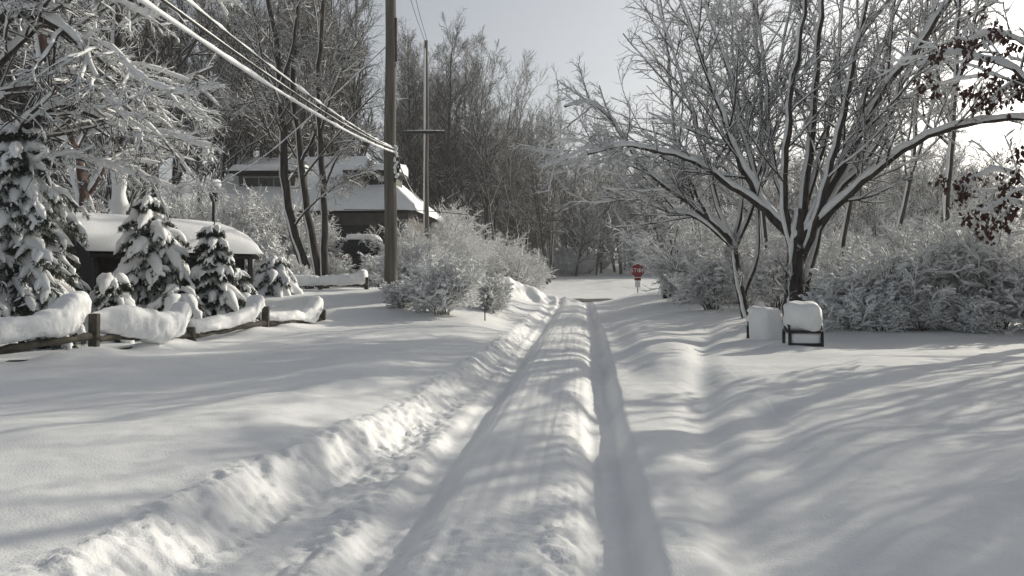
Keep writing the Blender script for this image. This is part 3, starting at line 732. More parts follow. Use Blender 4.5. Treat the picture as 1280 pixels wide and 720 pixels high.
def dormer(cx, wd, ztop, zbot, slats=False):
    sl = (ridge - eave) / (dp / 2)
    yf = (zbot - eave) / sl - .05
    b = Buf(); yb = dp / 2 - .2
    box(b, (cx - wd / 2, yf, zbot - .35), (cx + wd / 2, yb, ztop)); d = put('dormer', b, M['siding'], house, False)
    b = Buf(); box(b, (cx - wd * .42, yf - .05, zbot + .1), (cx + wd * .42, yf - .004, ztop - .12)); w_ = put('window_frame', b, M['trim' if not slats else 'wood_dark'], d, False)
    nw = 3 if not slats else 1
    for q_ in range(nw):
        x0 = cx - wd * .40 + wd * .80 * q_ / nw; x1 = cx - wd * .40 + wd * .80 * (q_ + 1) / nw - .04
        b = Buf()
        if slats:
            for r_ in range(6): z0 = zbot + .14 + (ztop - zbot - .3) * r_ / 6; box(b, (x0, yf - .075, z0), (x1, yf - .053, z0 + .07))
            put('louvre', b, M['black'], d, False)
        else:
            box(b, (x0, yf - .06, zbot + .15), (x1, yf - .053, ztop - .17)); put('pane', b, M['glass'], d, False)
    b = Buf(); box(b, (cx - wd / 2 - .3, yf - .55, ztop), (cx + wd / 2 + .3, yb + .1, ztop + .12)); put('eaves', b, M['wood_dark'], d, False)
    b = Buf(); n, k = 24, 12; v = []
    for i in range(n):
        for j in range(k):
            s, w = i / (n - 1), j / (k - 1)
            e = min(1, min(s, 1 - s) / .05 + .2) * min(1, w / .12 + .2)
            v.append((cx - wd / 2 - .33 + (wd + .66) * s, yf - .6 + (yb + .6 - yf) * w, ztop + .122 + .32 * e + .35 * w + .05 * float(fbm(s * 4 + cx, w * 3, 2, 3))))
    va = np.array(v); lo = va.copy(); lo[:, 2] = ztop + .122; N_ = len(va)
    b.add(np.concatenate([va, lo]), [(i * k + j, (i + 1) * k + j, (i + 1) * k + j + 1, i * k + j + 1) for i in range(n - 1) for j in range(k - 1)] + [(i * k, i * k + N_, (i + 1) * k + N_, (i + 1) * k) for i in range(n - 1)] + [((n - 1) * k + j, (n - 1) * k + j + N_, (n - 1) * k + j + 1 + N_, (n - 1) * k + j + 1) for j in range(k - 1)] + [(j, j + 1, j + 1 + N_, j + N_) for j in range(k - 1)])
    put('dormer_snow', b, M['snow'], d)
zt_ = W(0, 219, 42)[2] - hg; zb_ = W(0, 239, 42)[2] - hg
dormer(-2.75, 3.0, zt_, zb_ - .1); dormer(2.75, 2.2, zt_ + .02, zb_, True)
for xx, ww in ((-4.2, 1.0), (-2.2, 1.3), (.2, 1.0), (3.9, 1.2)):
    b = Buf(); box(b, (xx - ww / 2, .44, .9), (xx + ww / 2, .497, 2.1)); w_ = put('window_frame', b, M['wood_dark'], house, False)
    b = Buf(); box(b, (xx - ww / 2 + .07, .43, .97), (xx - .03, .438, 2.03)); box(b, (xx + .03, .43, .97), (xx + ww / 2 - .07, .438, 2.03)); put('pane', b, M['glass'], w_, False)
b = Buf(); box(b, (1.2, .44, -.3), (2.9, .497, 2.1)); put('door', b, M['black'], house, False)
b = Buf(); box(b, (-4.0, 5.2, ridge - .6), (-3.3, 5.9, ridge + .9)); ch = put('chimney', b, M['bark_red'], house, False)

# =================================================================== CAR IN THE YARD
cp = W(449, 333, 35.0); cg = gz(cp[0], 36)
car = thing('parked_car', 'black parked car seen from behind with snow on its roof, in front of the house', 'car', (cp[0], 35.2, cg), R(4))
b = Buf()
prof = [(0, .35), (0, .85), (.08, 1.0), (.45, 1.62), (.9, 1.70), (2.4, 1.68), (3.1, 1.1), (4.3, .98), (4.45, .6), (4.45, .35)]
n = len(prof); v = []
for s in (-1, 1):
    for y, z in prof: v.append((s * (.88 - (.14 if z > 1.2 else 0)), y, z))
b.add(v, [(i, (i + 1) % n, n + (i + 1) % n, n + i)[::-1] for i in range(n)], [(0, i + 1, i)[::-1] for i in range(1, n - 1)] + [(n, n + i, n + i + 1)[::-1] for i in range(1, n - 1)])
o = put('body', b, M['car'], car, False); bevel(o, .05, 3)
b = Buf(); b.add([(-.62, .135, 1.10), (.62, .135, 1.10), (.56, .405, 1.52), (-.56, .405, 1.52), (-.62, .115, 1.12), (.62, .115, 1.12), (.56, .385, 1.54), (-.56, .385, 1.54)], [(4, 5, 6, 7), (0, 4, 7, 3), (1, 2, 6, 5), (2, 3, 7, 6), (0, 1, 5, 4)]); put('rear_window', b, M['glass'], car, False)
b = Buf(); box(b, (-.86, -.07, .38), (.86, .02, .60)); o = put('bumper', b, M['rubber'], car, False); bevel(o, .03)
for s in (-1, 1):
    b = Buf(); box(b, (s * .74 - .09, -.025, .70), (s * .74 + .09, .03, .92)); put('tail_light', b, M['redlens'], car, False)
    for y in (.85, 3.55):
        b = Buf(); tube1(b, [(s * .70, y, .32), (s * .72, y, .32), (s * .89, y, .32), (s * .91, y, .32)], [.27, .33, .33, .27], 20); w_ = put('wheel', b, M['rubber'], car)
        b = Buf(); tube1(b, [(s * .90, y, .32), (s * .925, y, .32)], [.2, .17], 14); put('rim', b, M['metal'], w_)
b = Buf(); blob(b, (0, 1.6, 1.70), (.76, 1.25, .26), 4, 28, 14, .08, 1.2, .5, -.02); put('roof_snow', b, M['snow'], car)

# =================================================================== LARGE BARE TREES ON THE RIGHT
rng = np.random.default_rng(21)
B1 = (990 - 640) / F * 19.0
T1 = [
 ([(1000, 330), (1024, 262), (1046, 180), (1062, 100), (1080, 20), (1096, -80)], .10, .035, -1.4),
 ([(990, 310), (980, 250), (984, 180), (992, 100), (1006, 20), (1014, -80)], .10, .035, -1.2),
 ([(990, 300), (948, 232), (928, 160), (912, 90), (884, 10), (868, -80)], .09, .03, 1.4),
 ([(991, 420), (992, 380), (994, 335), (996, 300), (1003, 262)], 0.270, 0.160, .0),
 ([(996, 305), (1004, 250), (1012, 190), (1018, 120), (1024, 50), (1032, -40), (1040, -150)], 0.128, 0.040, .6),
 ([(996, 300), (1012, 240), (1032, 170), (1046, 90), (1052, 10), (1064, -90)], 0.088, 0.024, 2.2),
 ([(998, 305), (1030, 245), (1062, 190), (1100, 122), (1150, 55), (1196, -15), (1240, -100)], 0.136, 0.040, -.8),
 ([(998, 300), (1040, 250), (1090, 190), (1118, 130), (1150, 60), (1175, -10), (1190, -80)], 0.088, 0.032, 1.6),
 ([(992, 300), (962, 266), (930, 215), (905, 150), (880, 80), (858, 20), (838, -60)], 0.120, 0.032, -.6),
 ([(990, 292), (950, 258), (905, 228), (865, 200), (820, 190), (780, 182), (735, 193)], 0.088, 0.024, -1.8),
 ([(1000, 300), (1040, 262), (1085, 222), (1130, 188), (1180, 163), (1235, 151), (1300, 148)], 0.112, 0.048, -2.2),
 ([(994, 300), (975, 240), (962, 170), (955, 90), (946, 0), (938, -90)], 0.088, 0.024, 1.8),
 ([(1000, 300), (1022, 280), (1050, 236), (1072, 190), (1105, 150), (1160, 110), (1225, 95)], 0.072, 0.024, 2.6),
 ([(1003, 380), (1012, 330), (1030, 280), (1050, 235), (1062, 180), (1085, 110), (1110, 40), (1140, -40)], 0.104, 0.032, 3.0),
]
traced_tree('maple_tree', 'largest many stemmed bare tree, its thick dark trunk rising behind the snowed in chairs', T1, 19.0, (B1, 19.0), [
 dict(m=13, t0=.20, t1=.98, ang=(28, 62), lf=.31, rf=.34, n=9, wander=.055, trop=.025, up=.12, rmin=.008, h=.015, gap=.1),
 dict(m=8, t0=.12, t1=.98, ang=(25, 60), lf=.50, rf=.6, n=6, wander=.10, trop=.02, up=.05, rmin=.005, h=.007, gap=.2),
 dict(m=7, t0=.12, t1=.98, ang=(25, 60), lf=.55, rf=.7, n=4, wander=.12, trop=.02, up=.05, rmin=.0032, h=.004, gap=.3, lmin=.15)], h=.042, rk=.68)
B2 = (931 - 640) / F * 20.5
T2 = [
 ([(936, 412), (930, 385), (922, 345), (917, 305)], 0.120, 0.096, .0),
 ([(917, 310), (900, 285), (872, 262), (838, 238), (800, 205), (765, 150), (735, 128), (705, 132)], 0.080, 0.020, -1.6),
 ([(917, 310), (895, 290), (865, 270), (830, 262), (790, 240), (760, 196), (720, 176), (690, 180)], 0.072, 0.016, 1.5),
 ([(918, 308), (902, 270), (884, 205), (866, 140), (846, 80), (824, 10), (806, -60)], 0.080, 0.024, .5),
 ([(918, 308), (926, 262), (925, 200), (915, 120), (905, 40), (900, -40)], 0.064, 0.020, 2.0),
 ([(920, 308), (940, 258), (950, 190), (968, 110), (985, 30), (998, -50)], 0.064, 0.020, 1.0),
 ([(928, 375), (944, 330), (948, 275), (940, 210), (932, 130), (922, 50), (915, -30)], 0.064, 0.020, 1.4),
 ([(917, 306), (885, 270), (850, 210), (800, 184), (740, 186), (690, 205), (672, 210)], .06, .012, -2.6),
]
traced_tree('maple_tree', 'slimmer many stemmed bare tree left of the chairs, its limbs reaching over the road', T2, 20.5, (B2, 20.5), [
 dict(m=15, t0=.18, t1=.98, ang=(28, 65), lf=.37, rf=.40, n=9, wander=.055, trop=.01, up=.12, rmin=.008, h=.018, gap=.1),
 dict(m=9, t0=.12, t1=.98, ang=(25, 60), lf=.50, rf=.6, n=6, wander=.10, trop=.01, up=.05, rmin=.005, h=.008, gap=.2),
 dict(m=7, t0=.12, t1=.98, ang=(25, 60), lf=.55, rf=.7, n=4, wander=.12, trop=.01, up=.05, rmin=.0032, h=.004, gap=.3, lmin=.15)], h=.042, rk=.68)
# slender tree behind on the right
B3 = (1182 - 640) / F * 26
traced_tree('maple_tree', 'slender single trunked bare tree standing upright behind the shrubs at right', [
 ([(1180, 345), (1183, 260), (1190, 170), (1194, 90), (1198, 0), (1206, -120)], .14, .05, .3),
 ([(1194, 110), (1214, 50), (1224, -10), (1240, -90)], .08, .03, .5),
 ([(1190, 160), (1170, 100), (1168, 30), (1160, -60)], .07, .03, 1.0)], 26, (B3, 26), [
 dict(m=12, t0=.3, t1=.98, ang=(35, 70), lf=.42, rf=.5, n=7, wander=.08, trop=.03, up=.1, rmin=.009, h=.02),
 dict(m=8, lf=.5, n=5, trop=.02, rmin=.007, h=.014), dict(m=6, lf=.55, n=4, rmin=.005, h=.009, lmin=.15)], h=.04)

rng = np.random.default_rng(71)
for lab, Y, pl in [
  ('slim bare tree rising between the two large many stemmed trees', 27, [([(958, 375), (956, 300), (950, 220), (952, 130), (944, 40), (940, -80)], .12, .05, .4), ([(951, 230), (930, 160), (918, 80), (912, -20)], .07, .03, .6)]),
  ('slim bare tree just right of the thickest trunk, leaning right', 24, [([(1040, 385), (1052, 310), (1066, 230), (1090, 150), (1108, 60), (1130, -60)], .11, .04, .6), ([(1064, 240), (1072, 150), (1070, 60), (1078, -40)], .07, .03, .4)]),
  ('slim bare tree behind the right hand shrubs, left of the slender upright one', 30, [([(1118, 360), (1122, 290), (1140, 210), (1146, 120), (1158, 20), (1160, -80)], .12, .05, .3), ([(1140, 215), (1160, 150), (1178, 60), (1186, -40)], .07, .03, .8)]),
  ('slim bare tree left of the slimmer many stemmed one, far limbs over the road', 33, [([(878, 370), (872, 310), (858, 240), (842, 160), (836, 80), (822, -20)], .12, .045, .3), ([(862, 260), (880, 190), (886, 110), (892, 10)], .07, .03, .8)])]:
    bx = pl[0][0][0][0]
    traced_tree('maple_tree', lab, pl, Y, ((bx - 640) / F * Y, Y), [
     dict(m=13, t0=.25, t1=.98, ang=(30, 65), lf=.34, rf=.4, n=7, wander=.07, trop=.02, up=.15, rmin=.009, h=.014),
     dict(m=8, lf=.5, n=5, trop=.02, rmin=.006, h=.009), dict(m=6, lf=.55, n=4, rmin=.0045, h=.006, lmin=.15)], h=.03, rk=.6)

# oak that keeps its dead leaves, its trunk just outside the frame
rng = np.random.default_rng(77)
oY = 14.5; oX = (1345 - 640) / F * oY
OK_ = [
 ([(1345, 440), (1342, 330), (1350, 200), (1362, 80), (1370, -60), (1380, -200)], .20, .10, .4),
 ([(1350, 210), (1310, 140), (1270, 90), (1225, 74), (1180, 66), (1148, 84)], .07, .015, -.5),
 ([(1352, 150), (1310, 80), (1275, 52), (1238, 40), (1205, 55)], .06, .012, .6),
 ([(1344, 330), (1310, 270), (1280, 230), (1245, 212), (1215, 225), (1196, 240)], .06, .012, .6),
 ([(1344, 340), (1315, 300), (1285, 262), (1255, 252), (1228, 268)], .05, .012, -.4),
 ([(1350, 180), (1325, 120), (1292, 100), (1262, 108), (1240, 130)], .05, .012, 1.0)]
t = traced_tree('oak_tree', 'oak keeping its dead reddish brown leaves at the right edge of the frame', OK_, oY, (oX, oY), [
 dict(m=8, t0=.35, t1=.98, ang=(30, 60), lf=.42, rf=.5, n=6, wander=.1, trop=-.03, up=.0, rmin=.007, h=.02),
 dict(m=5, lf=.5, n=4, trop=-.04, rmin=.005, h=.014, lmin=.15)], h=.045, mat='bark', cat='tree')
P, Rr = fork_stems(OK_[1:], oY); P = P - np.array(t.location)
rng = np.random.default_rng(78)
Q, q = sprout(P, Rr, 7, .30, .98, (30, 60), .40, .5, 6, .1, -.03, 0)
Q2, q2 = sprout(Q, q, 6, .2, .98, (30, 60), .5, .6, 4, .1, -.05, 0, lmin=.2)
lb = Buf(); pts = Q2[:, 1:].reshape(-1, 3); pts = pts[rng.random(len(pts)) < .75]; pts = np.repeat(pts, 3, 0) + .05 * rng.standard_normal((3 * len(pts), 3))
m = len(pts); d = rng.standard_normal((m, 3)) * .5; d[:, 2] -= 1.0; d = norm(d); w = norm(np.cross(d, rng.standard_normal((m, 3)))); nn = np.cross(d, w)
L = (.06 + .09 * rng.random(m) ** 1.5)[:, None]; wd = L * .34
v = np.stack([pts, pts + d * L * .45 + w * wd + nn * wd * .5, pts + d * L + nn * L * (rng.random(m)[:, None] - .3) * .6, pts + d * L * .45 - w * wd + nn * wd * .5, pts + d * L * .45], 1)
o_ = np.arange(m)[:, None] * 5
lb.add(v.reshape(-1, 3), None, np.concatenate([o_ + [0, 1, 4], o_ + [1, 2, 4], o_ + [2, 3, 4], o_ + [3, 0, 4]]))
put('dead_foliage', lb, M['leaf'], t, False)

# =================================================================== SNOW LADEN TREE, UPPER LEFT
rng = np.random.default_rng(31)
lY = 15.5; LX = (20 - 640) / F * lY
TL = [
 ([(-20, 420), (-24, 320), (-30, 200), (-36, 60), (-30, -120), (-20, -260)], .24, .12, 1.0),
 ([(-32, 60), (10, 18), (55, 24), (82, 38), (108, 66), (128, 108), (158, 150), (192, 168)], .13, .03, -.8),
 ([(70, 30), (105, 52), (138, 60), (170, 92), (205, 112), (252, 117)], .05, .014, -1.2),
 ([(-28, 190), (30, 160), (78, 132), (112, 142), (150, 158), (200, 168), (262, 182)], .11, .025, .5),
 ([(-28, 150), (20, 110), (60, 90), (110, 96), (160, 120), (215, 130), (262, 140)], .08, .016, 1.6),
 ([(-30, 110), (20, 60), (80, 2), (130, -6), (175, 15), (205, 20)], .07, .02, .4),
 ([(-26, 230), (20, 212), (70, 195), (120, 204), (165, 214), (225, 238), (262, 236)], .06, .012, 1.2),
 ([(-32, 40), (10, -10), (70, -40), (150, -50), (230, -30), (290, 10)], .08, .02, 2.0)]
traced_tree('maple_tree', 'tree at the left edge whose heavily snow laden limbs hang over the small spruces', TL, lY, (LX, lY), [
 dict(m=13, t0=.15, t1=.98, ang=(30, 65), lf=.40, rf=.5, n=7, wander=.10, trop=-.03, up=.02, rmin=.010, h=.036, gap=.1, side=1.4),
 dict(m=8, t0=.1, t1=.98, ang=(30, 60), lf=.50, rf=.6, n=5, wander=.13, trop=-.05, up=.0, rmin=.008, h=.019, gap=.2),
 dict(m=5, t0=.1, t1=.98, ang=(30, 60), lf=.55, rf=.7, n=4, wander=.13, trop=-.05, up=.0, rmin=.005, h=.006, gap=.3, lmin=.15)], h=.065, rk=.5)
# leaning reddish trunk and plastered trunk behind the shed
rng = np.random.default_rng(41)
for lab, paths, Y, bx, mt in [
  ('leaning reddish brown tree with snow on its right side, left of the shed roof',
   [([(112, 300), (104, 240), (94, 200), (76, 150), (60, 90), (48, 10), (40, -80)], .24, .10, .4), ([(106, 250), (122, 225), (140, 190), (150, 150), (170, 100)], .08, .03, .6), ([(128, 300), (118, 262), (104, 235)], .09, .06, .1)], 23, 112, 'bark_red'),
  ('upright tree with its trunk plastered white by snow above the shed roof',
   [([(150, 320), (150, 262), (150, 215), (152, 150), (148, 60), (150, -60)], .24, .10, .2), ([(152, 215), (175, 185), (200, 170), (230, 165)], .08, .02, .6), ([(150, 190), (130, 150), (118, 90), (110, 20)], .08, .03, .8)], 25, 150, 'bark')]:
    t = traced_tree('maple_tree', lab, paths, Y, ((bx - 640) / F * Y, Y), [
     dict(m=11, t0=.25, t1=.98, ang=(35, 70), lf=.42, rf=.5, n=7, wander=.09, trop=-.0, up=.1, rmin=.010, h=.035),
     dict(m=8, lf=.5, n=5, trop=-.02, rmin=.008, h=.024), dict(m=6, lf=.55, n=4, rmin=.006, h=.012, lmin=.15)], mat=mt, h=.07)
    if mt == 'bark':
        sb = Buf(); Pp = np.array([W(px, py, Y) for px, py in [(149, 300), (149, 262), (149, 235), (150, 208)]]) - np.array(t.location) + np.array([.05, -.12, 0])
        tubes(sb, resample(Pp, 12)[None], np.full((1, 12), .22) * (1 + .15 * rng.standard_normal((1, 12))), 10, jit=.2); put('plastered_snow', sb, M['snow'], t)

# three dark trunks by the far fence
rng = np.random.default_rng(52)
tY = 29.5
for lab, pl in [
  ('leftmost of the three dark trunks by the farther fence, leaning left with a kink', [([(388, 372), (380, 330), (366, 290), (357, 235), (354, 170), (350, 110), (345, 60), (330, -30)], .21, .09, .3), ([(352, 130), (330, 80), (318, 20), (300, -50)], .08, .04, .8), ([(350, 110), (366, 60), (372, 10), (380, -60)], .08, .04, -.6), ([(366, 285), (384, 262), (410, 240), (440, 222), (475, 212)], .04, .012, -1.0)]),
  ('middle of the three dark trunks by the farther fence, rising close behind the kinked one', [([(402, 372), (393, 320), (384, 260), (376, 200), (370, 150), (366, 90), (372, 20), (376, -60)], .19, .08, .9), ([(378, 200), (396, 160), (398, 100), (404, 40)], .06, .03, .8), ([(372, 150), (340, 125), (300, 130), (275, 120)], .045, .012, 1.0)]),
  ('rightmost and straightest of the three dark trunks by the farther fence', [([(407, 372), (406, 320), (405, 250), (400, 180), (398, 110), (402, 30), (405, -60)], .16, .07, .1), ([(404, 240), (420, 200), (440, 175), (470, 160)], .05, .02, .6), ([(400, 170), (414, 120), (432, 80), (455, 40)], .06, .02, -.5)])]:
    bx = pl[0][0][0][0]
    traced_tree('maple_tree', lab, pl, tY, ((bx - 640) / F * tY, tY), [
     dict(m=11, t0=.30, t1=.98, ang=(30, 65), lf=.33, rf=.28, n=7, wander=.09, trop=.01, up=.15, rmin=.011, h=.018),
     dict(m=9, lf=.5, n=5, wander=.12, trop=.02, rmin=.009, h=.012, gap=.25), dict(m=7, lf=.55, n=4, rmin=.007, h=.007, gap=.35, lmin=.2)], h=.012, rk=.42)

# pair of dark stems right of the stop sign
rng = np.random.default_rng(63)
for lab, pl in [('thin dark tree just right of the stop sign, nearer the sign than its twin', [([(832, 392), (828, 350), (825, 318), (818, 280), (822, 230)], .17, .06, .2), ([(827, 335), (812, 318), (796, 312)], .07, .03, .2)]),
                ('thin dark tree just right of the stop sign, behind its twin', [([(838, 392), (837, 350), (836, 325), (846, 290), (852, 240)], .12, .05, .6)])]:
    bx = pl[0][0][0][0]
    traced_tree('maple_tree', lab, pl, 38, ((bx - 640) / F * 38, 38), [
      dict(m=14, t0=.3, t1=.98, ang=(35, 70), lf=.5, rf=.5, n=6, wander=.1, trop=.0, up=.1, rmin=.012, h=.03), dict(m=8, lf=.5, n=5, rmin=.009, h=.02), dict(m=6, lf=.55, n=4, rmin=.007, h=.012, lmin=.2)], h=.04)

# =================================================================== SPRUCES BEHIND THE FENCE
def spr(px, Y, top, Rb, seed, label, tiers=10, low=.06, load=1.0, name='spruce', cat='conifer'):
    X = (px - 640) / F * Y; g = gz(X, Y); H = W(0, top, Y)[2] - g
    spruce(name, label, (X, Y, g), H, Rb, seed, tiers, load, None, cat, low)
spr(22, 15.6, 150, 1.55, 1, 'tallest snow laden spruce at the left edge behind the fence', 13, .06, .8)
spr(-75, 14.6, 190, 1.4, 6, 'snow laden spruce cut by the left edge of the frame', 11)
spr(190, 18.4, 238, 1.22, 2, 'bushy snow laden spruce standing in front of the shed', 9)
spr(268, 18.6, 272, .72, 3, 'narrow little spruce in front of the right end of the shed roof', 8)
spr(140, 16.6, 336, .85, 4, 'low snow smothered spruce shrub under the bushy spruce, left side', 4, .10, 1.2)
spr(296, 19.4, 330, .95, 5, 'low spreading spruce shrub behind the second fence panel from the near end', 5, .10, .9)
spr(225, 17.8, 352, .75, 7, 'low dark spruce shrub between the bushy and the narrow spruce', 4, .10, .9)
spr(60, 15.6, 345, .8, 8, 'low snow capped spruce shrub behind the large dome of fence snow', 4, .1, 1.2)
spr(345, 25.5, 318, .9, 9, 'rounded snowy evergreen in front of the three dark trunks', 5, .08, 1.1)


# =================================================================== SHRUBS
S1 = shrub('snowy_shrub', '', 2.1, 1.25, 101, 38, 10, 8, .034, blobs=170)
S2 = shrub('snowy_shrub', '', 1.7, 1.0, 102, 32, 10, 8, .036, blobs=160)
S3 = shrub('snowy_shrub', '', 2.5, 1.5, 103, 46, 11, 8, .034, blobs=220)
S4 = shrub('snowy_shrub', '', 2.4, 1.3, 104, 34, 9, 7, .026, blobs=40)
S5 = shrub('snowy_shrub', '', 2.6, 1.35, 105, 24, 8, 7, .034, blobs=90)
used = {}
def place_shrub(proto, px, Y, rz, sc, label, group, sz=None):
    X = (px - 640) / F * Y; loc = (X, Y, gz(X, Y) - .03)
    if proto.name not in used:
        used[proto.name] = 1; proto.location = loc; proto.rotation_euler = (0, 0, rz); proto.scale = (sc, sc, sz or sc); proto['label'] = label; proto['group'] = group; return proto
    return dup(proto, loc, rz, sc, label, group, sz)
LG = 'snowy shrubs left of the road'
place_shrub(S1, 552, 22.5, 0, .84, 'fullest frosted shrub beside the road, right of the wooden pole', LG)
place_shrub(S2, 612, 25.5, 1, .76, 'smaller frosted shrub nearest the road behind the marker stake', LG)
place_shrub(S3, 520, 26.0, 2, .78, 'frosted shrub close behind the wooden pole', LG)
place_shrub(S2, 500, 23.0, 3, .5, 'small frosted shrub hiding the foot of the wooden pole', LG)
place_shrub(S1, 580, 28.0, 4, .74, 'frosted shrub behind the fullest one, seen over its right shoulder', LG)
place_shrub(S3, 330, 31.0, 1.3, .95, 'brushy frosted shrub between the shed and the three dark trunks', LG)
place_shrub(S4, 300, 34.0, 2.5, 1.0, 'tall twiggy shrub under the left dormer of the house', LG)
place_shrub(S4, 415, 33.0, 4.4, .6, 'twiggy shrub right of the three dark trunks', LG)
place_shrub(S2, 470, 30.0, 5.0, .8, 'low frosted shrub between the parked car and the wooden pole', LG)
place_shrub(S1, 375, 28.3, 5.6, .45, 'knee high frosted shrub at the feet of the three dark trunks', LG)
RG = 'snowy shrubs along the right lawn'
for k, (p, px, Y, sc, sz, lab) in enumerate([
  (S2, 1062, 17.6, .95, .85, 'small open snowy shrub right beside the snowed in chair with the frame'),
  (S4, 1125, 17.9, .9, 1.0, 'rounded snowy shrub second from the chairs along the right lawn'),
  (S5, 1190, 18.4, .85, 1.12, 'tallest dense snowy shrub in the row along the right lawn'),
  (S5, 1250, 17.6, .82, 1.02, 'dense snowy shrub at the right edge of the frame below the brown leaves'),
  (S4, 1155, 20.5, 1.05, 1.1, 'twiggy shrub standing behind the row, under the slender upright tree'),
  (S3, 1235, 21.0, 1.0, 1.05, 'twiggy snowy shrub in the second row at the far right'),
  (S2, 1098, 17.1, .50, .5, 'knee high snowy shrub at the front of the row, nearest the chairs'),
  (S1, 1152, 17.2, .45, .42, 'knee high snowy shrub at the front of the row, second from the chairs'),
  (S2, 1212, 17.0, .52, .5, 'knee high snowy shrub at the front of the row, third from the chairs'),
  (S2, 1310, 17.2, 1.1, 1.0, 'snowy shrub just outside the right edge of the frame'),
  (S4, 1085, 21.5, .85, .9, 'loose snowy shrub behind and right of the thick dark trunk'),
  (S4, 970, 23.5, .9, 1.0, 'snowy brush behind the two snowed in chairs between the two large trees'),
  (S3, 890, 25.0, .8, .8, 'snowy brush left of the slimmer many stemmed tree'),
  (S2, 1030, 19.6, .8, .7, 'low snowy shrub peeping over the snow block of the framed chair'),
  (S1, 862, 31.0, .9, .9, 'snowy bush right of the pair of thin dark trees'),
  (S3, 930, 29.0, 1.0, 1.0, 'grey brush seen between the stems of the slimmer large tree'),
  (S4, 1020, 27.0, 1.1, 1.1, 'grey brush seen behind the thick trunk of the largest tree')]):
    place_shrub(p, px, Y, k * 1.37, sc, lab, RG, sz * 1.0)

# =================================================================== WOODS
PT = [forest_tree('forest_tree', '', 17, .20, 201, 1, .010, .30, 26, 9, 8),
      forest_tree('forest_tree', '', 20, .22, 202, 1, .005, .25, 30, 9, 8, spread=.28),
      forest_tree('forest_tree', '', 15, .16, 203, 3, .013, .22, 14, 9, 8, spread=.36),
      forest_tree('forest_tree', '', 12, .14, 204, 2, .028, .15, 18, 9, 8, spread=.42, wide=(35, 70)),
      forest_tree('forest_tree', '', 18, .17, 205, 2, .009, .28, 18, 9, 8, spread=.32)]
PB = [shrub('brush_thicket', '', 3.2, 2.2, 301, 34, 9, 7, .022), shrub('brush_thicket', '', 4.2, 2.4, 302, 34, 9, 7, .018)]
PT.append(forest_tree('forest_tree', '', 11, .15, 206, 3, .018, .18, 13, 5, 3, spread=.40, wide=(35, 65)))
rr = np.random.default_rng(9); usedp = {}
def place_forest(proto, x, y, sc, label, group):
    loc = (float(x), float(y), gz(x, y) - .1); rz = float(rr.random() * 6.28)
    if proto.name not in usedp:
        usedp[proto.name] = 1; proto.location = loc; proto.rotation_euler = (0, 0, rz); proto.scale = (sc,) * 3; proto['label'] = label; proto['group'] = group; return
    dup(proto, loc, rz, sc, label, group)
# tall dark trees right behind and beside the house
lab = 'tall dark bare tree crowding behind the snow covered house'
for px, Y, i, sc in [(215, 50, 1, 1.05), (250, 47, 0, 1.1), (285, 53, 1, 1.1), (318, 49, 4, 1.15), (350, 54, 1, 1.15), (385, 50, 0, 1.25), (412, 55, 4, 1.2), (440, 52, 1, .98), (300, 60, 1, 1.2), (365, 62, 1, 1.3), (425, 64, 0, 1.3), (235, 60, 4, 1.2), (190, 56, 0, 1.2), (335, 45.8, 2, 1.1), (270, 44, 2, 1.0), (400, 60, 2, 1.25)]:
    place_forest(PT[i], (px - 640) / F * Y, Y, sc, lab, 'tall trees behind the house')
lab = 'bare tree in the grey wood at the far left, beyond the shed'
for k in range(16):
    Y = 34 + 24 * rr.random(); px = -140 + 320 * rr.random()
    place_forest(PT[rr.integers(5)], (px - 640) / F * Y, Y, .9 + .3 * rr.random(), lab, 'wood beyond the shed')
# skyline group in the middle
for px, Y, i, sc, lab in [
  (500, 74, 2, 1.25, 'bare tree on the skyline between the two utility poles'),
  (516, 80, 4, 1.15, 'bare tree rising directly behind the thin distant pole'),
  (555, 76, 0, 1.05, 'bare tree with a narrow crown just right of the thin distant pole'),
  (578, 72, 2, 1.4, 'largest bare tree of the middle skyline, its crown forking wide'),
  (612, 78, 4, 1.08, 'bare tree right of the largest one on the middle skyline'),
  (648, 84, 3, 1.4, 'lower bare tree where the middle skyline steps down to the right'),
  (690, 84, 0, 1.02, 'last bare tree of the middle skyline before the open sky')]:
    place_forest(PT[i], (px - 640) / F * Y, Y, sc, lab, 'middle skyline trees')
lab = 'bare tree crowding between the larger trees of the middle skyline'
for k in range(20):
    px = 470 + 240 * rr.random(); place_forest(PT[[0, 2, 4, 1][rr.integers(4)]], (px - 640) / F * 76, 68 + 16 * rr.random(), (.98 if px < 640 else .85) + .18 * rr.random(), lab, 'middle skyline trees')
lab = 'bare tree in the wood behind the middle skyline trees'
for k in range(40):
    Y = 84 + 40 * rr.random(); px = 470 + 250 * rr.random()
    place_forest(PT[rr.integers(5)], (px - 640) / F * Y, Y, .75 + .3 * rr.random(), lab, 'wood behind the middle skyline')
lab = 'snow dusted tree in the low wood beyond the crossing road at right'
for k in range(110):
    px = 640 + 690 * rr.random(); Y = (94 if px < 1040 else 54) + 40 * rr.random() ** 1.3
    i = [3, 3, 2, 0, 4][rr.integers(5)]
    place_forest(PT[i], (px - 640) / F * Y, Y, (.74 + .26 * rr.random()) * (1.2 if i == 3 else .85) * (1.1 if px < 1040 else .8), lab, 'low wood beyond the crossing road')
lab = 'small snowy tree near the crossing road, among brush'
for px, Y, sc in [(745, 90, .8), (775, 94, .7), (860, 44, .55), (900, 40, .5), (955, 42, .6), (1040, 40, .6), (1100, 38, .55), (1160, 42, .65), (1220, 38, .6), (1290, 36, .6), (1060, 52, .7), (920, 56, .7), (990, 50, .65), (1130, 55, .7), (1200, 55, .7)]:
    place_forest(PT[3], (px - 640) / F * Y, Y, sc, lab, 'small trees by the crossing road')
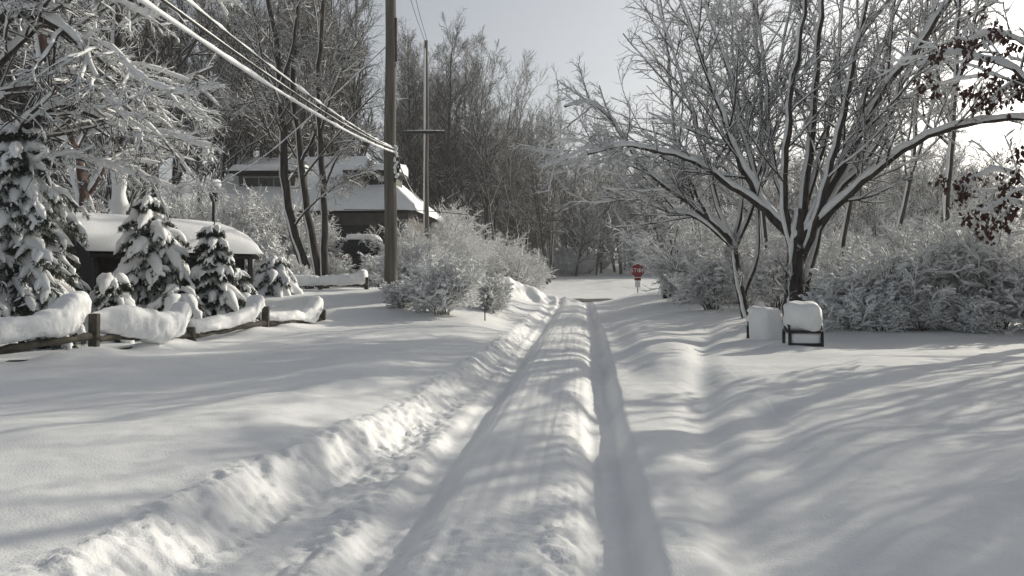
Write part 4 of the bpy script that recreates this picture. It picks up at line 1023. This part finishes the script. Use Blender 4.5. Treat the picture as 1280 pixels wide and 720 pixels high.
lab = 'grey snowy thicket of brush at the foot of the woods'
for k in range(90):
    a = rr.random()
    if a < .52: px = 640 + 650 * rr.random(); Y = (90 if px < 1060 else 62) + 16 * rr.random()
    elif a < .74: px = 470 + 190 * rr.random(); Y = 46 + 22 * rr.random()
    elif a < .80: px = 990 + 310 * rr.random(); Y = 60 + 20 * rr.random()
    else: px = 860 + 430 * rr.random(); Y = 30 + 22 * rr.random()
    place_forest(PB[rr.integers(2)], (px - 640) / F * Y, Y, .75 + .5 * rr.random(), lab, 'brush thickets')
lab = 'grey brush beside the house and shed'
for px, Y, s in [(252, 35.0, 1.2), (275, 36.0, 1.2), (298, 35.2, 1.25), (320, 36.0, 1.2), (342, 35.4, 1.25), (362, 36.2, 1.1), (392, 36.4, .8), (505, 36, .7), (555, 44, .7), (585, 42, .55), (520, 36, .7), (250, 33, .7), (215, 32, .7), (170, 30, .7), (345, 37, .55), (400, 38, .5), (60, 28, .8), (110, 27, .8), (10, 24, .8), (285, 38, .7)]:
    place_forest(PB[int(px) % 2], (px - 640) / F * Y, Y, s, lab, 'brush by the house')
# trees of the right hand lawn beyond the frame: their shadows streak the snow
lab = 'bare tree on the right lawn, outside the frame'
for x, y, i, sc in [(11.4, 14.6, 5, .75), (13.0, 12.4, 5, .8), (14.5, 15.8, 5, .85), (11.8, 10.2, 5, .75), (10.2, 8.2, 5, .7), (12.8, 7.4, 5, .85), (9.4, 5.4, 5, .7), (15.2, 9.6, 5, .9), (16.5, 13.2, 5, .9), (11.3, 3.4, 5, .75), (22, 17, 2, 1.0), (26, 15, 4, 1.0), (18.5, 11, 5, 1.0), (19, 16, 5, 1.0), (10.6, 11.6, 5, .72), (9.2, 7.0, 5, .6), (8.2, 4.0, 5, .6), (8.8, 8.8, 5, .6)]:
    place_forest(PT[i], x, y, sc, lab, 'trees on the right lawn')

# =================================================================== AIR, LIGHT, CAMERA
def haze(density):
    b = Buf(); box(b, (-150, -45, -3), (170, 230, 45))
    m = bpy.data.materials.new('haze'); m.use_nodes = True; nt = m.node_tree; nt.nodes.clear()
    out = nt.nodes.new('ShaderNodeOutputMaterial'); v = nt.nodes.new('ShaderNodeVolumePrincipled')
    v.inputs['Color'].default_value = (.93, .94, .95, 1); v.inputs['Density'].default_value = density; v.inputs['Anisotropy'].default_value = .3
    nt.links.new(v.outputs['Volume'], out.inputs['Volume'])
    o = put('haze', b, m, None, False); o['kind'] = 'stuff'
HAZE = 0.0009
if HAZE: haze(HAZE)

EL, AZ = 23.0, 52.0          # the sun stands ahead and to the right (azimuth from +Y towards +X)
w = bpy.data.worlds.new('World'); S.world = w; w.use_nodes = True
nt = w.node_tree; bg = nt.nodes['Background']
sky = nt.nodes.new('ShaderNodeTexSky'); sky.sky_type = 'NISHITA'; sky.sun_disc = False
sky.sun_elevation = R(EL); sky.sun_rotation = R(AZ)
sky.air_density = 1.0; sky.dust_density = 2.8; sky.ozone_density = 1.0; sky.altitude = 100
hs = nt.nodes.new('ShaderNodeHueSaturation'); hs.inputs['Saturation'].default_value = .36
nt.links.new(sky.outputs['Color'], hs.inputs['Color']); nt.links.new(hs.outputs['Color'], bg.inputs['Color'])
bg.inputs['Strength'].default_value = .104
sd = bpy.data.lights.new('sun', 'SUN'); sd.energy = 3.45; sd.angle = R(.7); sd.color = (1.0, .935, .80)
so = bpy.data.objects.new('sun', sd); COL.objects.link(so); so.location = (30, 25, 30)
so.rotation_euler = (R(90 - EL), 0, R(180 - AZ))
cam = bpy.data.cameras.new('camera'); co = bpy.data.objects.new('camera', cam); COL.objects.link(co)
co.location = (0, 0, CAM_Z); co.rotation_euler = (R(90), 0, 0)
cam.sensor_width = 36; cam.lens = 36 * F / 1280; cam.shift_y = -(360 - HY) / 1280; cam.clip_start = .05; cam.clip_end = 2000
S.camera = co
S.view_settings.view_transform = 'Standard'; S.view_settings.look = 'None'
S.view_settings.exposure = 0.18; S.view_settings.gamma = 1; S.view_settings.use_curve_mapping = False
S.cycles.max_bounces = 6; S.cycles.diffuse_bounces = 4; S.cycles.use_denoising = True
